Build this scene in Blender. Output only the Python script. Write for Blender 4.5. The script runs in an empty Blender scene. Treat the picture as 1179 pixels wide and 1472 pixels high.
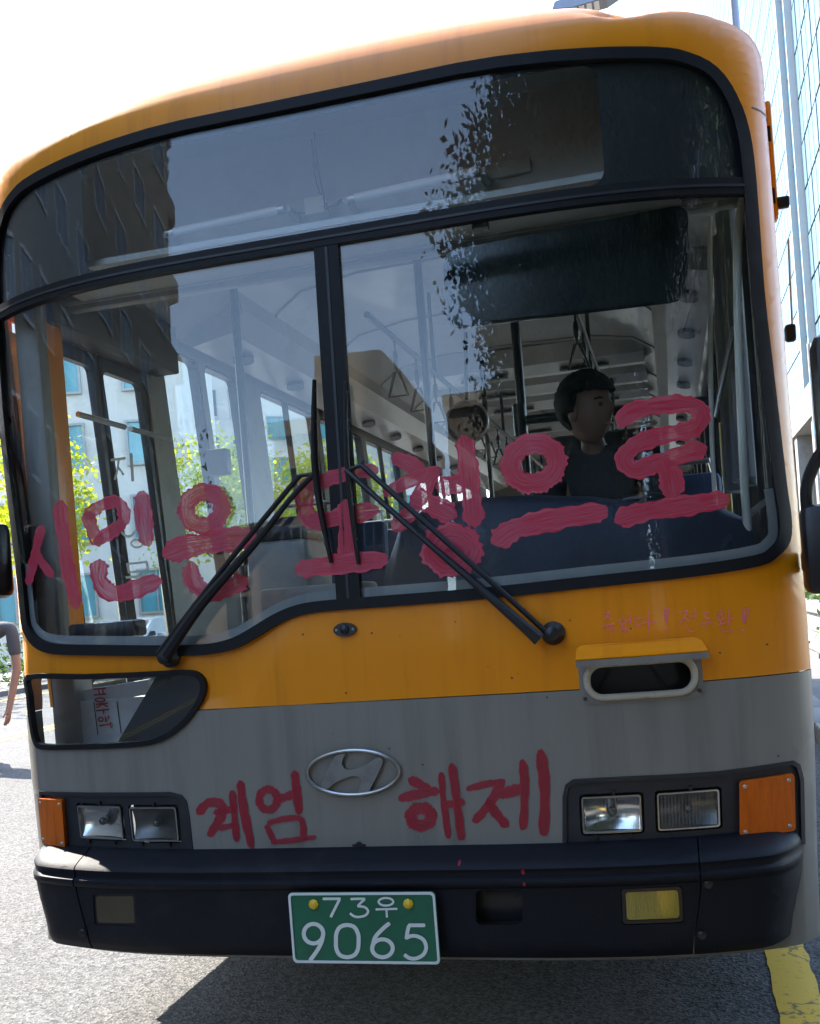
import bpy, bmesh, math, random
from mathutils import Vector, Matrix
from mathutils.bvhtree import BVHTree
random.seed(7)
PI = math.pi
scene = bpy.context.scene
COL = scene.collection

# ------------------------------------------------------------------ camera, sky, sun, exposure
PW, PH = 1179.0, 1472.0                      # size of the photograph in pixels
CAM = Vector((0.9368, -2.9757, 1.3745))
YAW, PITCH, ROLL = math.radians(-14.2514), math.radians(-0.3386), math.radians(-4.4340)
FPX, CYS = 1496.312, 135.724
_f = Vector((math.sin(YAW)*math.cos(PITCH), math.cos(YAW)*math.cos(PITCH), math.sin(PITCH)))
_r = Vector((math.cos(YAW), -math.sin(YAW), 0)); _u = _r.cross(_f)
CR = math.cos(ROLL)*_r + math.sin(ROLL)*_u
CU = -math.sin(ROLL)*_r + math.cos(ROLL)*_u
CF = _f
cd = bpy.data.cameras.new('camera'); cam = bpy.data.objects.new('camera', cd); COL.objects.link(cam)
m = Matrix((( CR.x, CU.x, -CF.x, CAM.x), (CR.y, CU.y, -CF.y, CAM.y), (CR.z, CU.z, -CF.z, CAM.z), (0, 0, 0, 1)))
cam.matrix_world = m
cd.sensor_fit = 'HORIZONTAL'; cd.sensor_width = 36.0; cd.lens = 36.0*FPX/PW
cd.shift_y = CYS/PW; cd.clip_start = 0.05; cd.clip_end = 3000
scene.camera = cam

SUN_TO = Vector((-1.0, 0.56, 1.12)).normalized()      # towards the sun: from the left, a little behind the bus
SUN_EL = math.asin(SUN_TO.z); SUN_ROT = math.atan2(SUN_TO.x, SUN_TO.y)
w = bpy.data.worlds.new('World'); scene.world = w; w.use_nodes = True
nt = w.node_tree; bg = nt.nodes['Background']
sky = nt.nodes.new('ShaderNodeTexSky'); sky.sky_type = 'NISHITA'; sky.sun_disc = False
sky.sun_elevation = SUN_EL; sky.sun_rotation = SUN_ROT
sky.air_density = 1.0; sky.dust_density = 0.5; sky.ozone_density = 1.0
hs = nt.nodes.new('ShaderNodeHueSaturation'); hs.inputs['Saturation'].default_value = 0.95          # light city haze greys the blue a little
nt.links.new(sky.outputs[0], hs.inputs['Color']); nt.links.new(hs.outputs[0], bg.inputs[0]); bg.inputs[1].default_value = 0.15
sl = bpy.data.lights.new('sun', 'SUN'); sl.energy = 2.5; sl.angle = math.radians(0.55); sl.color = (1.0, 0.93, 0.84)
sun = bpy.data.objects.new('sun', sl); COL.objects.link(sun)
sun.rotation_euler = SUN_TO.to_track_quat('Z', 'Y').to_euler(); sun.location = (-20, 10, 30)
scene.view_settings.view_transform = 'Standard'; scene.view_settings.look = 'None'
scene.view_settings.exposure = 3.0; scene.view_settings.gamma = 1.0
scene.render.engine = 'CYCLES'
cy = scene.cycles
cy.max_bounces = 10; cy.transparent_max_bounces = 32; cy.glossy_bounces = 5; cy.diffuse_bounces = 4
cy.caustics_reflective = False; cy.caustics_refractive = False; cy.sample_clamp_indirect = 6.0
cy.use_denoising = True

# ------------------------------------------------------------------ small helpers
def ray(u, v):
    return CAM, (CR*((u-PW/2)/FPX) - CU*((v-PH/2-CYS)/FPX) + CF)
def onP(u, v, axis, val):
    o, d = ray(u, v); return o + d*((val-o[axis])/d[axis])
def smooth(a, b, x):
    t = max(0.0, min(1.0, (x-a)/(b-a))); return t*t*(3-2*t)

def node_mat(name):
    mt = bpy.data.materials.new(name); mt.use_nodes = True
    n = mt.node_tree; return mt, n, n.nodes, n.links, n.nodes['Principled BSDF']
def mat(name, col, rough=0.5, metal=0.0, coat=0.0, var=0.12, scale=6.0, bump=0.0, bscale=60.0, spec=0.5, dirt=None, dscale=2.0, dlo=.5, dhi=.75, trans=0.0, rvar=0.0, stretch=None):
    """Principled material whose colour, wear and fine relief are procedural."""
    mt, n, N, L, B = node_mat(name)
    tc = N.new('ShaderNodeTexCoord'); mp = N.new('ShaderNodeMapping'); L.new(tc.outputs['Object'], mp.inputs[0])
    if stretch: mp.inputs['Scale'].default_value = stretch
    no = N.new('ShaderNodeTexNoise'); no.inputs['Scale'].default_value = scale; no.inputs['Detail'].default_value = 6
    L.new(mp.outputs[0], no.inputs['Vector'])
    mx = N.new('ShaderNodeMix'); mx.data_type = 'RGBA'
    mx.inputs[6].default_value = (col[0]*(1-var), col[1]*(1-var), col[2]*(1-var), 1)
    mx.inputs[7].default_value = (min(1, col[0]*(1+var)), min(1, col[1]*(1+var)), min(1, col[2]*(1+var)), 1)
    L.new(no.outputs['Fac'], mx.inputs[0]); out = mx.outputs[2]
    if dirt:
        n2 = N.new('ShaderNodeTexNoise'); n2.inputs['Scale'].default_value = dscale; n2.inputs['Detail'].default_value = 9; n2.inputs['Roughness'].default_value = .65
        L.new(mp.outputs[0], n2.inputs['Vector'])
        rp = N.new('ShaderNodeMapRange'); rp.inputs[1].default_value = dlo; rp.inputs[2].default_value = dhi
        L.new(n2.outputs['Fac'], rp.inputs[0])
        m2 = N.new('ShaderNodeMix'); m2.data_type = 'RGBA'; m2.inputs[7].default_value = (*dirt, 1)
        L.new(rp.outputs[0], m2.inputs[0]); L.new(out, m2.inputs[6]); out = m2.outputs[2]
    L.new(out, B.inputs['Base Color'])
    B.inputs['Roughness'].default_value = rough; B.inputs['Metallic'].default_value = metal
    B.inputs['Specular IOR Level'].default_value = spec; B.inputs['Coat Weight'].default_value = coat
    B.inputs['Coat Roughness'].default_value = 0.08
    if rvar:
        r2 = N.new('ShaderNodeMapRange'); r2.inputs[3].default_value = max(0, rough-rvar); r2.inputs[4].default_value = rough+rvar
        L.new(no.outputs['Fac'], r2.inputs[0]); L.new(r2.outputs[0], B.inputs['Roughness'])
    if bump:
        n3 = N.new('ShaderNodeTexNoise'); n3.inputs['Scale'].default_value = bscale; n3.inputs['Detail'].default_value = 4
        L.new(mp.outputs[0], n3.inputs['Vector'])
        bp = N.new('ShaderNodeBump'); bp.inputs['Strength'].default_value = bump; bp.inputs['Distance'].default_value = 0.01
        L.new(n3.outputs['Fac'], bp.inputs['Height']); L.new(bp.outputs[0], B.inputs['Normal'])
    if trans: B.inputs['Transmission Weight'].default_value = trans
    return mt
def glass_mat(name, tint=(.9, .95, .94), dust=0.03, dustcol=(.5, .5, .48), ior=1.5, streak=True, rough=0.0, wave=0.0):
    mt = bpy.data.materials.new(name); mt.use_nodes = True
    n = mt.node_tree; N = n.nodes; L = n.links; N.remove(N['Principled BSDF']); o = N['Material Output']
    lw = N.new('ShaderNodeLayerWeight'); lw.inputs[0].default_value = .5            # Schlick's curve, the same from both sides of the pane
    pw_ = N.new('ShaderNodeMath'); pw_.operation = 'POWER'; pw_.inputs[1].default_value = 5; L.new(lw.outputs['Facing'], pw_.inputs[0])
    f0 = ((ior-1)/(ior+1))**2
    fr = N.new('ShaderNodeMapRange'); fr.inputs[3].default_value = f0; fr.inputs[4].default_value = 1.0; L.new(pw_.outputs[0], fr.inputs[0])
    tr = N.new('ShaderNodeBsdfTransparent'); tr.inputs[0].default_value = (*tint, 1)
    gl = N.new('ShaderNodeBsdfGlossy'); gl.inputs['Roughness'].default_value = rough
    if wave:
        wt = N.new('ShaderNodeTexCoord'); wn = N.new('ShaderNodeTexNoise'); wn.inputs['Scale'].default_value = 1.3; wn.inputs['Detail'].default_value = 1.0
        L.new(wt.outputs['Object'], wn.inputs['Vector']); wb = N.new('ShaderNodeBump'); wb.inputs['Strength'].default_value = 1.0; wb.inputs['Distance'].default_value = wave
        L.new(wn.outputs['Fac'], wb.inputs['Height']); L.new(wb.outputs[0], gl.inputs['Normal'])
    m1 = N.new('ShaderNodeMixShader'); L.new(fr.outputs[0], m1.inputs[0]); L.new(tr.outputs[0], m1.inputs[1]); L.new(gl.outputs[0], m1.inputs[2])
    df = N.new('ShaderNodeBsdfDiffuse'); df.inputs[0].default_value = (*dustcol, 1)
    tc = N.new('ShaderNodeTexCoord'); mp = N.new('ShaderNodeMapping'); L.new(tc.outputs['Object'], mp.inputs[0])
    mp.inputs['Scale'].default_value = (3.0, 3.0, .9) if streak else (1, 1, 1)
    no = N.new('ShaderNodeTexNoise'); no.inputs['Scale'].default_value = 4; no.inputs['Detail'].default_value = 9; no.inputs['Roughness'].default_value = .7
    L.new(mp.outputs[0], no.inputs['Vector'])
    rg = N.new('ShaderNodeMapRange'); rg.inputs[1].default_value = .35; rg.inputs[2].default_value = .8; rg.inputs[3].default_value = dust*.4; rg.inputs[4].default_value = dust*2.2
    L.new(no.outputs['Fac'], rg.inputs[0])
    m2 = N.new('ShaderNodeMixShader'); L.new(rg.outputs[0], m2.inputs[0]); L.new(m1.outputs[0], m2.inputs[1]); L.new(df.outputs[0], m2.inputs[2])
    L.new(m2.outputs[0], o.inputs[0]); return mt
def leaf_mat(name, c1, c2, tl=.45):
    mt = bpy.data.materials.new(name); mt.use_nodes = True
    n = mt.node_tree; N = n.nodes; L = n.links; B = N['Principled BSDF']; o = N['Material Output']
    ge = N.new('ShaderNodeNewGeometry'); mx = N.new('ShaderNodeMix'); mx.data_type = 'RGBA'
    mx.inputs[6].default_value = (*c1, 1); mx.inputs[7].default_value = (*c2, 1); L.new(ge.outputs['Random Per Island'], mx.inputs[0])
    L.new(mx.outputs[2], B.inputs['Base Color']); B.inputs['Roughness'].default_value = .5
    t = N.new('ShaderNodeBsdfTranslucent'); L.new(mx.outputs[2], t.inputs[0])
    ms = N.new('ShaderNodeMixShader'); ms.inputs[0].default_value = tl
    L.new(B.outputs[0], ms.inputs[1]); L.new(t.outputs[0], ms.inputs[2]); L.new(ms.outputs[0], o.inputs[0]); return mt

def tag(o, label=None, cat=None, group=None, kind=None):
    if label: o['label'] = label
    if cat: o['category'] = cat
    if group: o['group'] = group
    if kind: o['kind'] = kind
    return o
def empty(name, loc=(0, 0, 0), rz=0):
    o = bpy.data.objects.new(name, None); COL.objects.link(o); o.location = loc; o.rotation_euler = (0, 0, rz)
    o.empty_display_size = .1; return o
def link(name, me, material, parent=None, sm=None):
    if material is not None and not me.materials: me.materials.append(material)
    if sm is not None:
        me.shade_smooth(); me.set_sharp_from_angle(angle=math.radians(sm))
    o = bpy.data.objects.new(name, me); COL.objects.link(o)
    if parent: o.parent = parent
    return o
def bobj(name, bm, material, parent=None, sm=None, recalc=True):
    if recalc: bmesh.ops.recalc_face_normals(bm, faces=bm.faces[:])
    me = bpy.data.meshes.new(name); bm.to_mesh(me); bm.free(); return link(name, me, material, parent, sm)
def copy_tree(o, parent=None):
    c = o.copy(); COL.objects.link(c); c.parent = parent
    for ch in list(o.children): copy_tree(ch, c)
    return c

def add_box(bm, c, s, rot=None, bev=0.0):
    mt = Matrix.Translation(c) @ (rot.to_4x4() if rot is not None else Matrix.Identity(4)) @ Matrix.Diagonal((s[0], s[1], s[2], 1))
    r = bmesh.ops.create_cube(bm, size=1.0, matrix=mt)
    if bev > 0:
        es = set(e for v in r['verts'] for e in v.link_edges)
        bmesh.ops.bevel(bm, geom=list(es), offset=bev, segments=2, affect='EDGES', profile=.5)
    return bm
def box(name, c, s, material, parent=None, rot=None, bev=0.0):
    bm = bmesh.new(); add_box(bm, c, s, rot, bev); return bobj(name, bm, material, parent, sm=40 if bev else None)
def catmull(pts, n=6, closed=False):
    P = [Vector(p) for p in pts]; k = len(P); out = []
    if k < 3 and not closed:
        return [P[0].lerp(P[-1], i/n) for i in range(n+1)]
    rng = range(k) if closed else range(k-1)
    for i in rng:
        if closed: a, b, c, d = P[(i-1) % k], P[i], P[(i+1) % k], P[(i+2) % k]
        else: a, b, c, d = P[max(i-1, 0)], P[i], P[i+1], P[min(i+2, k-1)]
        for j in range(n):
            t = j/n
            out.append(.5*((2*b)+(c-a)*t+(2*a-5*b+4*c-d)*t*t+(3*b-a-3*c+d)*t**3))
    if not closed: out.append(P[-1].copy())
    return out
def add_tube(bm, pts, rad, seg=10, closed=False, cap=True):
    P = [Vector(p) for p in pts]; k = len(P); R = rad if isinstance(rad, (list, tuple)) else [rad]*k
    rings = []; up = None
    for i, p in enumerate(P):
        if closed: t = (P[(i+1) % k]-P[i-1])
        else: t = P[min(i+1, k-1)]-P[max(i-1, 0)]
        t.normalize()
        if up is None: up = t.orthogonal().normalized()
        up = (up - t*up.dot(t)); up.normalize(); s = t.cross(up)
        rings.append([bm.verts.new(p+(up*math.cos(2*PI*j/seg)+s*math.sin(2*PI*j/seg))*R[i]) for j in range(seg)])
    for i in range(k if closed else k-1):
        a, b = rings[i], rings[(i+1) % k]
        for j in range(seg): bm.faces.new((a[j], a[(j+1) % seg], b[(j+1) % seg], b[j]))
    if cap and not closed:
        bm.faces.new(rings[0][::-1]); bm.faces.new(rings[-1])
    return bm
def tube(name, pts, rad, material, parent=None, seg=10, closed=False):
    bm = bmesh.new(); add_tube(bm, pts, rad, seg, closed); return bobj(name, bm, material, parent, sm=40)
def add_lathe(bm, prof, c, axis='Z', seg=20, rot=None):
    """prof: list of (radius, height) turned about the axis through c."""
    rings = []
    for r, h in prof:
        ring = []
        for j in range(seg):
            a = 2*PI*j/seg; v = Vector((r*math.cos(a), r*math.sin(a), h))
            if axis == 'Y': v = Vector((v.x, -v.z, v.y))
            if axis == 'X': v = Vector((v.z, v.x, v.y))
            if rot is not None: v = rot @ v
            ring.append(bm.verts.new(v+Vector(c)))
        rings.append(ring)
    for a, b in zip(rings, rings[1:]):
        for j in range(seg): bm.faces.new((a[j], a[(j+1) % seg], b[(j+1) % seg], b[j]))
    bm.faces.new(rings[0][::-1]); bm.faces.new(rings[-1]); return bm
def lathe(name, prof, c, material, parent=None, axis='Z', seg=20, rot=None):
    bm = bmesh.new(); add_lathe(bm, prof, c, axis, seg, rot); return bobj(name, bm, material, parent, sm=35)
def prism(name, poly, depth, to3, material, parent=None, holes=(), sm=None):
    """A flat outline (with holes) of real thickness; to3(a, b, t) places it."""
    bm = bmesh.new(); fill2d(bm, poly, holes)
    top = bm.faces[:]
    r = bmesh.ops.extrude_face_region(bm, geom=top)
    for v in r['geom']:
        if isinstance(v, bmesh.types.BMVert): v.co.y = 1.0
    for v in bm.verts: v.co = to3(v.co.x, v.co.z, depth if v.co.y > .5 else 0.0)
    return bobj(name, bm, material, parent, sm)
def fill2d(bm, poly, holes=()):
    es = []
    for lp in [poly]+list(holes):
        vs = [bm.verts.new((p[0], 0, p[1])) for p in lp]
        es += [bm.edges.new((vs[i], vs[(i+1) % len(vs)])) for i in range(len(vs))]
    bmesh.ops.triangle_fill(bm, use_beauty=True, use_dissolve=False, edges=es, normal=(0, -1, 0))
def rrect(x0, z0, x1, z1, r, n=5):
    out = []
    for cx, cz, a0 in ((x1-r, z1-r, 0), (x0+r, z1-r, 90), (x0+r, z0+r, 180), (x1-r, z0+r, 270)):
        for i in range(n+1):
            a = math.radians(a0+90*i/n); out.append((cx+r*math.cos(a), cz+r*math.sin(a)))
    return out
def rquad(pts, r, n=4):
    """round the corners of a polygon"""
    out = []; k = len(pts)
    for i in range(k):
        a, b, c = Vector(pts[i-1]), Vector(pts[i]), Vector(pts[(i+1) % k])
        ra = min(r, (a-b).length*.45, (c-b).length*.45)
        p, q = b+(a-b).normalized()*ra, b+(c-b).normalized()*ra
        for j in range(n+1):
            t = j/n; out.append(tuple(p*(1-t)**2+b*2*t*(1-t)+q*t*t))
    return out
def inset(poly, d):
    """move a closed outline inwards by d"""
    k = len(poly); area = sum(poly[i][0]*poly[(i+1) % k][1]-poly[(i+1) % k][0]*poly[i][1] for i in range(k))
    s = 1 if area > 0 else -1; out = []
    for i in range(k):
        a, b, c = Vector(poly[i-1]), Vector(poly[i]), Vector(poly[(i+1) % k])
        t1, t2 = (b-a).normalized(), (c-b).normalized()
        n1, n2 = Vector((-t1.y, t1.x))*s, Vector((-t2.y, t2.x))*s
        nn = (n1+n2); nn = nn/max(nn.length_squared*.5, .5)
        out.append(tuple(b+nn*d))
    return out
def clip(poly, axis, val, keep_hi):
    out = []; k = len(poly)
    for i in range(k):
        a, b = poly[i], poly[(i+1) % k]
        ia, ib = (a[axis] >= val) == keep_hi, (b[axis] >= val) == keep_hi
        if ia: out.append(a)
        if ia != ib:
            t = (val-a[axis])/(b[axis]-a[axis]); out.append((a[0]+(b[0]-a[0])*t, a[1]+(b[1]-a[1])*t))
    return out
def dense(poly, step=.03, closed=True):
    out = []; k = len(poly)
    for i in range(k if closed else k-1):
        a, b = Vector(poly[i]), Vector(poly[(i+1) % k]); n = max(1, int((b-a).length/step))
        out += [tuple(a.lerp(b, j/n)) for j in range(n)]
    if not closed: out.append(tuple(poly[-1]))
    return out

# ------------------------------------------------------------------ the curved front of the bus
B2, B4 = -0.0146, 0.0774
def plan(x):
    a = abs(x); return B2*x*x + B4*min(a, 1.5)**4
def lshear(z): return 1+.060*smooth(1.35, 2.3, z)      # the kerb-side flank bulges a little further out
class Skin:
    """maps flat development coordinates (u, w) onto the rounded nose of the bus"""
    def __init__(s, hwc, zc, Rc, rside, rtop, lean=.05, off=None, bumper=False):
        s.hwc, s.zc, s.Rc, s.rs, s.rt, s.lean, s.off, s.bumper = hwc, zc, Rc, rside, rtop, lean, off, bumper
        us = [-1.80+.02*i for i in range(181)]; ws = [.15+.02*i for i in range(200)]
        V = [s.pt(u, w_) for w_ in ws for u in us]; F = []
        nu = len(us); s.us, s.ws, s.nu = us, ws, nu; s.V = V
        for j in range(len(ws)-1):
            for i in range(nu-1):
                a = j*nu+i; F += [(a, a+1, a+nu+1), (a, a+nu+1, a+nu)]
        s.F = F; s.bvh = BVHTree.FromPolygons(V, F)
    def pt(s, u, w_, out=0.0):
        qx, qz = abs(u)-(s.hwc-s.Rc), w_-(s.zc-s.Rc); sx = 1 if u >= 0 else -1
        if qx > 0 and qz > 0:
            h = math.hypot(qx, qz); c = h-s.Rc; n = (sx*qx/h, qz/h)
        elif qx > qz: c = qx-s.Rc; n = (sx, 0)
        else: c = qz-s.Rc; n = (0, 1)
        x, z, ya = u, w_, 0.0; ny = 1.0
        if c > 0:
            r = s.rs+(s.rt-s.rs)*n[1]**2; a = min(c/r, PI/2)
            k = r*math.sin(a)-c; x += n[0]*k; z += n[1]*k
            ya = r*(1-math.cos(a))+max(0, c-r*PI/2); ny = math.cos(a)
            x += n[0]*math.sin(a)*out; z += n[1]*math.sin(a)*out
        k = 1-.035*smooth(.56, .34, z) if s.bumper else 1-.022*smooth(1.1, .3, z)
        x *= k
        if u < 0 and not s.bumper: x *= lshear(z)
        y = plan(x)+s.lean*max(0, z-1.25)+ya-ny*out
        if s.off: y -= s.off(w_)*ny
        if not s.bumper: z -= (.028 if x < 0 else .055)*x*x*smooth(2.94, 3.2, z)
        return Vector((x, y, z))
    def uv(s, pu, pv):
        o, d = ray(pu, pv); hit, nrm, i, t = s.bvh.ray_cast(o, d.normalized())
        if hit is None: raise ValueError('ray misses the bus front %s' % ((pu, pv),))
        q, half = divmod(i, 2); j, k = divmod(q, s.nu-1)
        a, b, c = [s.V[q_] for q_ in s.F[i]]
        T = [(s.us[q_ % s.nu], s.ws[q_ // s.nu]) for q_ in s.F[i]]
        v0, v1, v2 = b-a, c-a, hit-a
        d00, d01, d11, d20, d21 = v0.dot(v0), v0.dot(v1), v1.dot(v1), v2.dot(v0), v2.dot(v1)
        den = d00*d11-d01*d01 or 1e-12
        B = (d11*d20-d01*d21)/den; C = (d00*d21-d01*d20)/den; A = 1-B-C
        return (A*T[0][0]+B*T[1][0]+C*T[2][0], A*T[0][1]+B*T[1][1]+C*T[2][1])
    def uvs(s, pts): return [s.uv(*p) for p in pts]
SK = Skin(1.226, 2.935, .15, .085, .25)

def sheet(name, poly, holes, material, parent, out=0.0, thick=.004, res=.045, skin=None, sm=50, disp=None, cuts=()):
    """A panel of the bus front: outline and holes in development coordinates, bent over the nose, with thickness."""
    skin = skin or SK
    bm = bmesh.new(); fill2d(bm, poly, holes)
    us = [v.co.x for v in bm.verts]; ws = [v.co.z for v in bm.verts]
    for ax, lo, hi in ((0, min(us), max(us)), (2, min(ws), max(ws))):
        k = math.floor(lo/res)+1
        while k*res < hi:
            co = [0, 0, 0]; no = [0, 0, 0]; co[ax] = k*res+1.3e-4; no[ax] = 1
            bmesh.ops.bisect_plane(bm, geom=bm.verts[:]+bm.edges[:]+bm.faces[:], dist=1e-6, plane_co=co, plane_no=no); k += 1
    for cw in cuts:
        bmesh.ops.bisect_plane(bm, geom=bm.verts[:]+bm.edges[:]+bm.faces[:], dist=1e-6, plane_co=(0, 0, cw), plane_no=(0, 0, 1))
    if thick > 0:
        r = bmesh.ops.extrude_face_region(bm, geom=bm.faces[:])
        for g in r['geom']:
            if isinstance(g, bmesh.types.BMVert): g.co.y = 1.0
    for v in bm.verts:
        o = out-(thick if v.co.y > .5 else 0)
        if disp: o += disp(v.co.x, v.co.z)
        v.co = skin.pt(v.co.x, v.co.z, o)
    return bobj(name, bm, material, parent, sm)

def ribbon(bm, pts, width, place, uvl, closed=False, n=8, rag=.08, z0=0.0, taper=True, ends=.5):
    """A brush stroke: a strip along pts (2-D), width in the same unit, laid on a surface by place(a, b, lift)."""
    C = catmull([Vector((p[0], p[1], 0)) for p in pts], n, closed); k = len(C)
    L = 0; rows = []
    cross = (-1, -.8, -.4, 0, .4, .8, 1)
    ph = random.random()*50
    for i, p in enumerate(C):
        t = (C[(i+1) % k]-C[i-1]) if closed else (C[min(i+1, k-1)]-C[max(i-1, 0)])
        t.normalize(); nn = Vector((-t.y, t.x, 0))
        if i: L += (C[i]-C[i-1]).length
        wv = width*.5*(1+(.09*math.sin(i*.55+ph)+.05*math.sin(i*1.3+ph*2))*(rag > 0))
        if not closed and taper:
            e = min(i, k-1-i)
            wv *= (ends+.22, ends+.42)[e] if e < 2 else 1.0
        row = []
        for c in cross:
            j = wv*c*(1+rag*math.sin(i*1.9+ph+c*2)*(abs(c) > .9)+rag*random.uniform(-.5, .5)*(abs(c) > .9))
            sh = 0
            if not closed and i in (0, k-1):
                sh = (1 if i else -1)*width*.30*(math.sqrt(max(0, 1-c*c))-.35+random.uniform(-.25, .25))
            q = p+nn*j+t*sh
            row.append((bm.verts.new(place(q.x, q.y, z0)), L/width+ph, c*.5+.5))
        rows.append(row)
    for i in range(k if closed else k-1):
        a, b = rows[i], rows[(i+1) % k]
        for j in range(len(cross)-1):
            f = bm.faces.new((a[j][0], a[j+1][0], b[j+1][0], b[j][0]))
            for lp, (vv, U, Vv) in zip(f.loops, (a[j], a[j+1], b[j+1], b[j])):
                if closed and i == k-1 and U < rows[-1][0][1]-1e-6 and vv in [x[0] for x in b]: U = rows[-1][0][1]+.1
                lp[uvl].uv = (U, Vv)
def strokes(name, lst, place, material, parent, base=0.0):
    """lst: (points, width, closed) in one coordinate frame; each stroke lies a hair above the one before."""
    bm = bmesh.new(); uvl = bm.loops.layers.uv.new('UVMap')
    for i, s_ in enumerate(lst):
        pts, wd = s_[0], s_[1]; cl = len(s_) > 2 and s_[2]
        ribbon(bm, pts, wd, place, uvl, cl, z0=base+i*.0005)
    return bobj(name, bm, material, parent, recalc=False)
def ell(cx, cy_, rx, ry, n=10, a0=0, tilt=0):
    o = []
    for i in range(n):
        a = a0+2*PI*i/n; x, y = rx*math.cos(a), ry*math.sin(a)
        o.append((cx+x*math.cos(tilt)-y*math.sin(tilt), cy_+x*math.sin(tilt)+y*math.cos(tilt)))
    return o

# ------------------------------------------------------------------ materials
M = {}
M['orange'] = mat('orange_paint', (.86, .280, .0012), rough=.38, coat=.12, spec=.3, var=.06, scale=3, dirt=(.60, .18, .004), dscale=2.2, dlo=.52, dhi=.85, rvar=.08, bump=.03, bscale=3.0, stretch=(5, 1, .35))
M['grey'] = mat('grey_paint', (.235, .220, .188), rough=.42, coat=.12, spec=.3, var=.08, scale=3, dirt=(.16, .148, .125), dscale=2.4, dlo=.48, dhi=.8, rvar=.08, bump=.03, bscale=3.0, stretch=(5, 1, .3))
M['bumper'] = mat('bumper_plastic', (.005, .006, .010), rough=.6, spec=.25, var=.25, scale=8, dirt=(.020, .020, .023), dscale=5.0, dlo=.56, dhi=.80, rvar=.12, bump=.12, bscale=220)
M['bezel'] = mat('bezel_plastic', (.014, .015, .019), rough=.5, var=.25, scale=8, dirt=(.035, .034, .032), dscale=5.0, dlo=.5, dhi=.85, bump=.1, bscale=260)
M['rubber'] = mat('black_rubber', (.009, .009, .010), rough=.55, spec=.22, var=.3, scale=14, dirt=(.03, .029, .027), dscale=6, dlo=.58, dhi=.85)
M['black'] = mat('black_paint', (.010, .010, .012), rough=.38, var=.3, scale=10)
M['mask'] = mat('black_glass_border', (.007, .008, .011), rough=.5, var=.2)
M['glass'] = glass_mat('windscreen_glass', (.955, .975, .975), dust=.004, ior=1.47, wave=.003)
M['sideglass'] = glass_mat('side_glass', (.95, .975, .965), dust=.02)
M['lens'] = glass_mat('lamp_lens', (.90, .91, .90), dust=.05, dustcol=(.45, .43, .38))
M['chrome'] = mat('dull_chrome', (.40, .40, .385), rough=.28, metal=1, var=.1, scale=30, dirt=(.25, .24, .22), dscale=14, dlo=.5, dhi=.8)
M['reflector'] = mat('lamp_reflector', (.72, .72, .70), rough=.16, metal=1, var=.1, scale=20)
M['reflector_dark'] = mat('tarnished_reflector', (.10, .10, .095), rough=.3, metal=1, var=.3, scale=14)
M['amber'] = mat('amber_lens', (.70, .13, .0), rough=.35, spec=.25, var=.18, scale=16, bump=.35, bscale=70, stretch=(6, 6, .8), dirt=(.40, .07, .0), dscale=5)
M['yellow_lens'] = mat('yellow_fog_lens', (.32, .24, .025), rough=.2, var=.3, scale=10, coat=.6, bump=.3, bscale=60, stretch=(6, 6, .4))
M['dull_lens'] = mat('dull_fog_blank', (.07, .055, .03), rough=.4, var=.3, scale=12)
M['steel'] = mat('worn_steel', (.45, .44, .42), rough=.4, metal=.9, var=.2, scale=20)
M['cream'] = mat('chipped_cream_rim', (.50, .46, .36), rough=.5, var=.15, scale=14, dirt=(.12, .09, .06), dscale=18, dlo=.58, dhi=.72)
M['plate'] = mat('green_plate', (.012, .13, .065), rough=.45, var=.12, scale=16, dirt=(.02, .09, .05), dscale=10)
M['plate_white'] = mat('plate_white', (.72, .76, .72), rough=.45, var=.06, scale=30, dirt=(.2, .2, .18), dscale=30, dlo=.66, dhi=.74)
M['bolt_yellow'] = mat('yellow_bolt_cap', (.75, .48, .02), rough=.35, var=.15)
M['ceil'] = mat('ceiling_panel', (.40, .38, .34), rough=.30, var=.06, scale=2, coat=.3, dirt=(.30, .275, .23), dscale=2)
M['lining'] = mat('cabin_lining', (.27, .26, .235), rough=.5, var=.08, scale=4, dirt=(.18, .17, .145), dscale=4)
M['dark_lining'] = mat('grey_pillar_trim', (.12, .12, .115), rough=.5, var=.1, scale=5)
M['white_panel'] = mat('sign_box_panel', (.40, .40, .37), rough=.45, var=.05, scale=3, dirt=(.32, .31, .27), dscale=3)
M['tube'] = mat('fluorescent_tube', (.82, .83, .82), rough=.25, var=.03)
M['floor'] = mat('cabin_floor', (.10, .11, .12), rough=.6, var=.2, scale=8)
M['pole'] = mat('black_pole', (.016, .017, .020), rough=.35, var=.2)
M['navy'] = mat('navy_dash', (.020, .028, .050), rough=.5, var=.15, scale=6, bump=.1, bscale=150)
M['dark_trim'] = mat('dark_trim', (.03, .03, .032), rough=.55, var=.2)
M['visor'] = mat('smoked_visor', (.012, .017, .022), rough=.15, var=.1)
M['seat'] = mat('blue_seat_fabric', (.030, .055, .13), rough=.8, var=.3, scale=40, bump=.2, bscale=200)
M['curtain'] = mat('grey_curtain', (.16, .165, .18), rough=.8, var=.2, scale=10)
M['whitepipe'] = mat('ivory_pipe', (.70, .68, .58), rough=.35, var=.08, scale=8)
M['yellowpost'] = mat('yellow_plastic', (.70, .48, .04), rough=.5, var=.12)
M['seal'] = mat('milky_seal', (.28, .285, .28), rough=.6, var=.2, scale=10)
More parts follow.
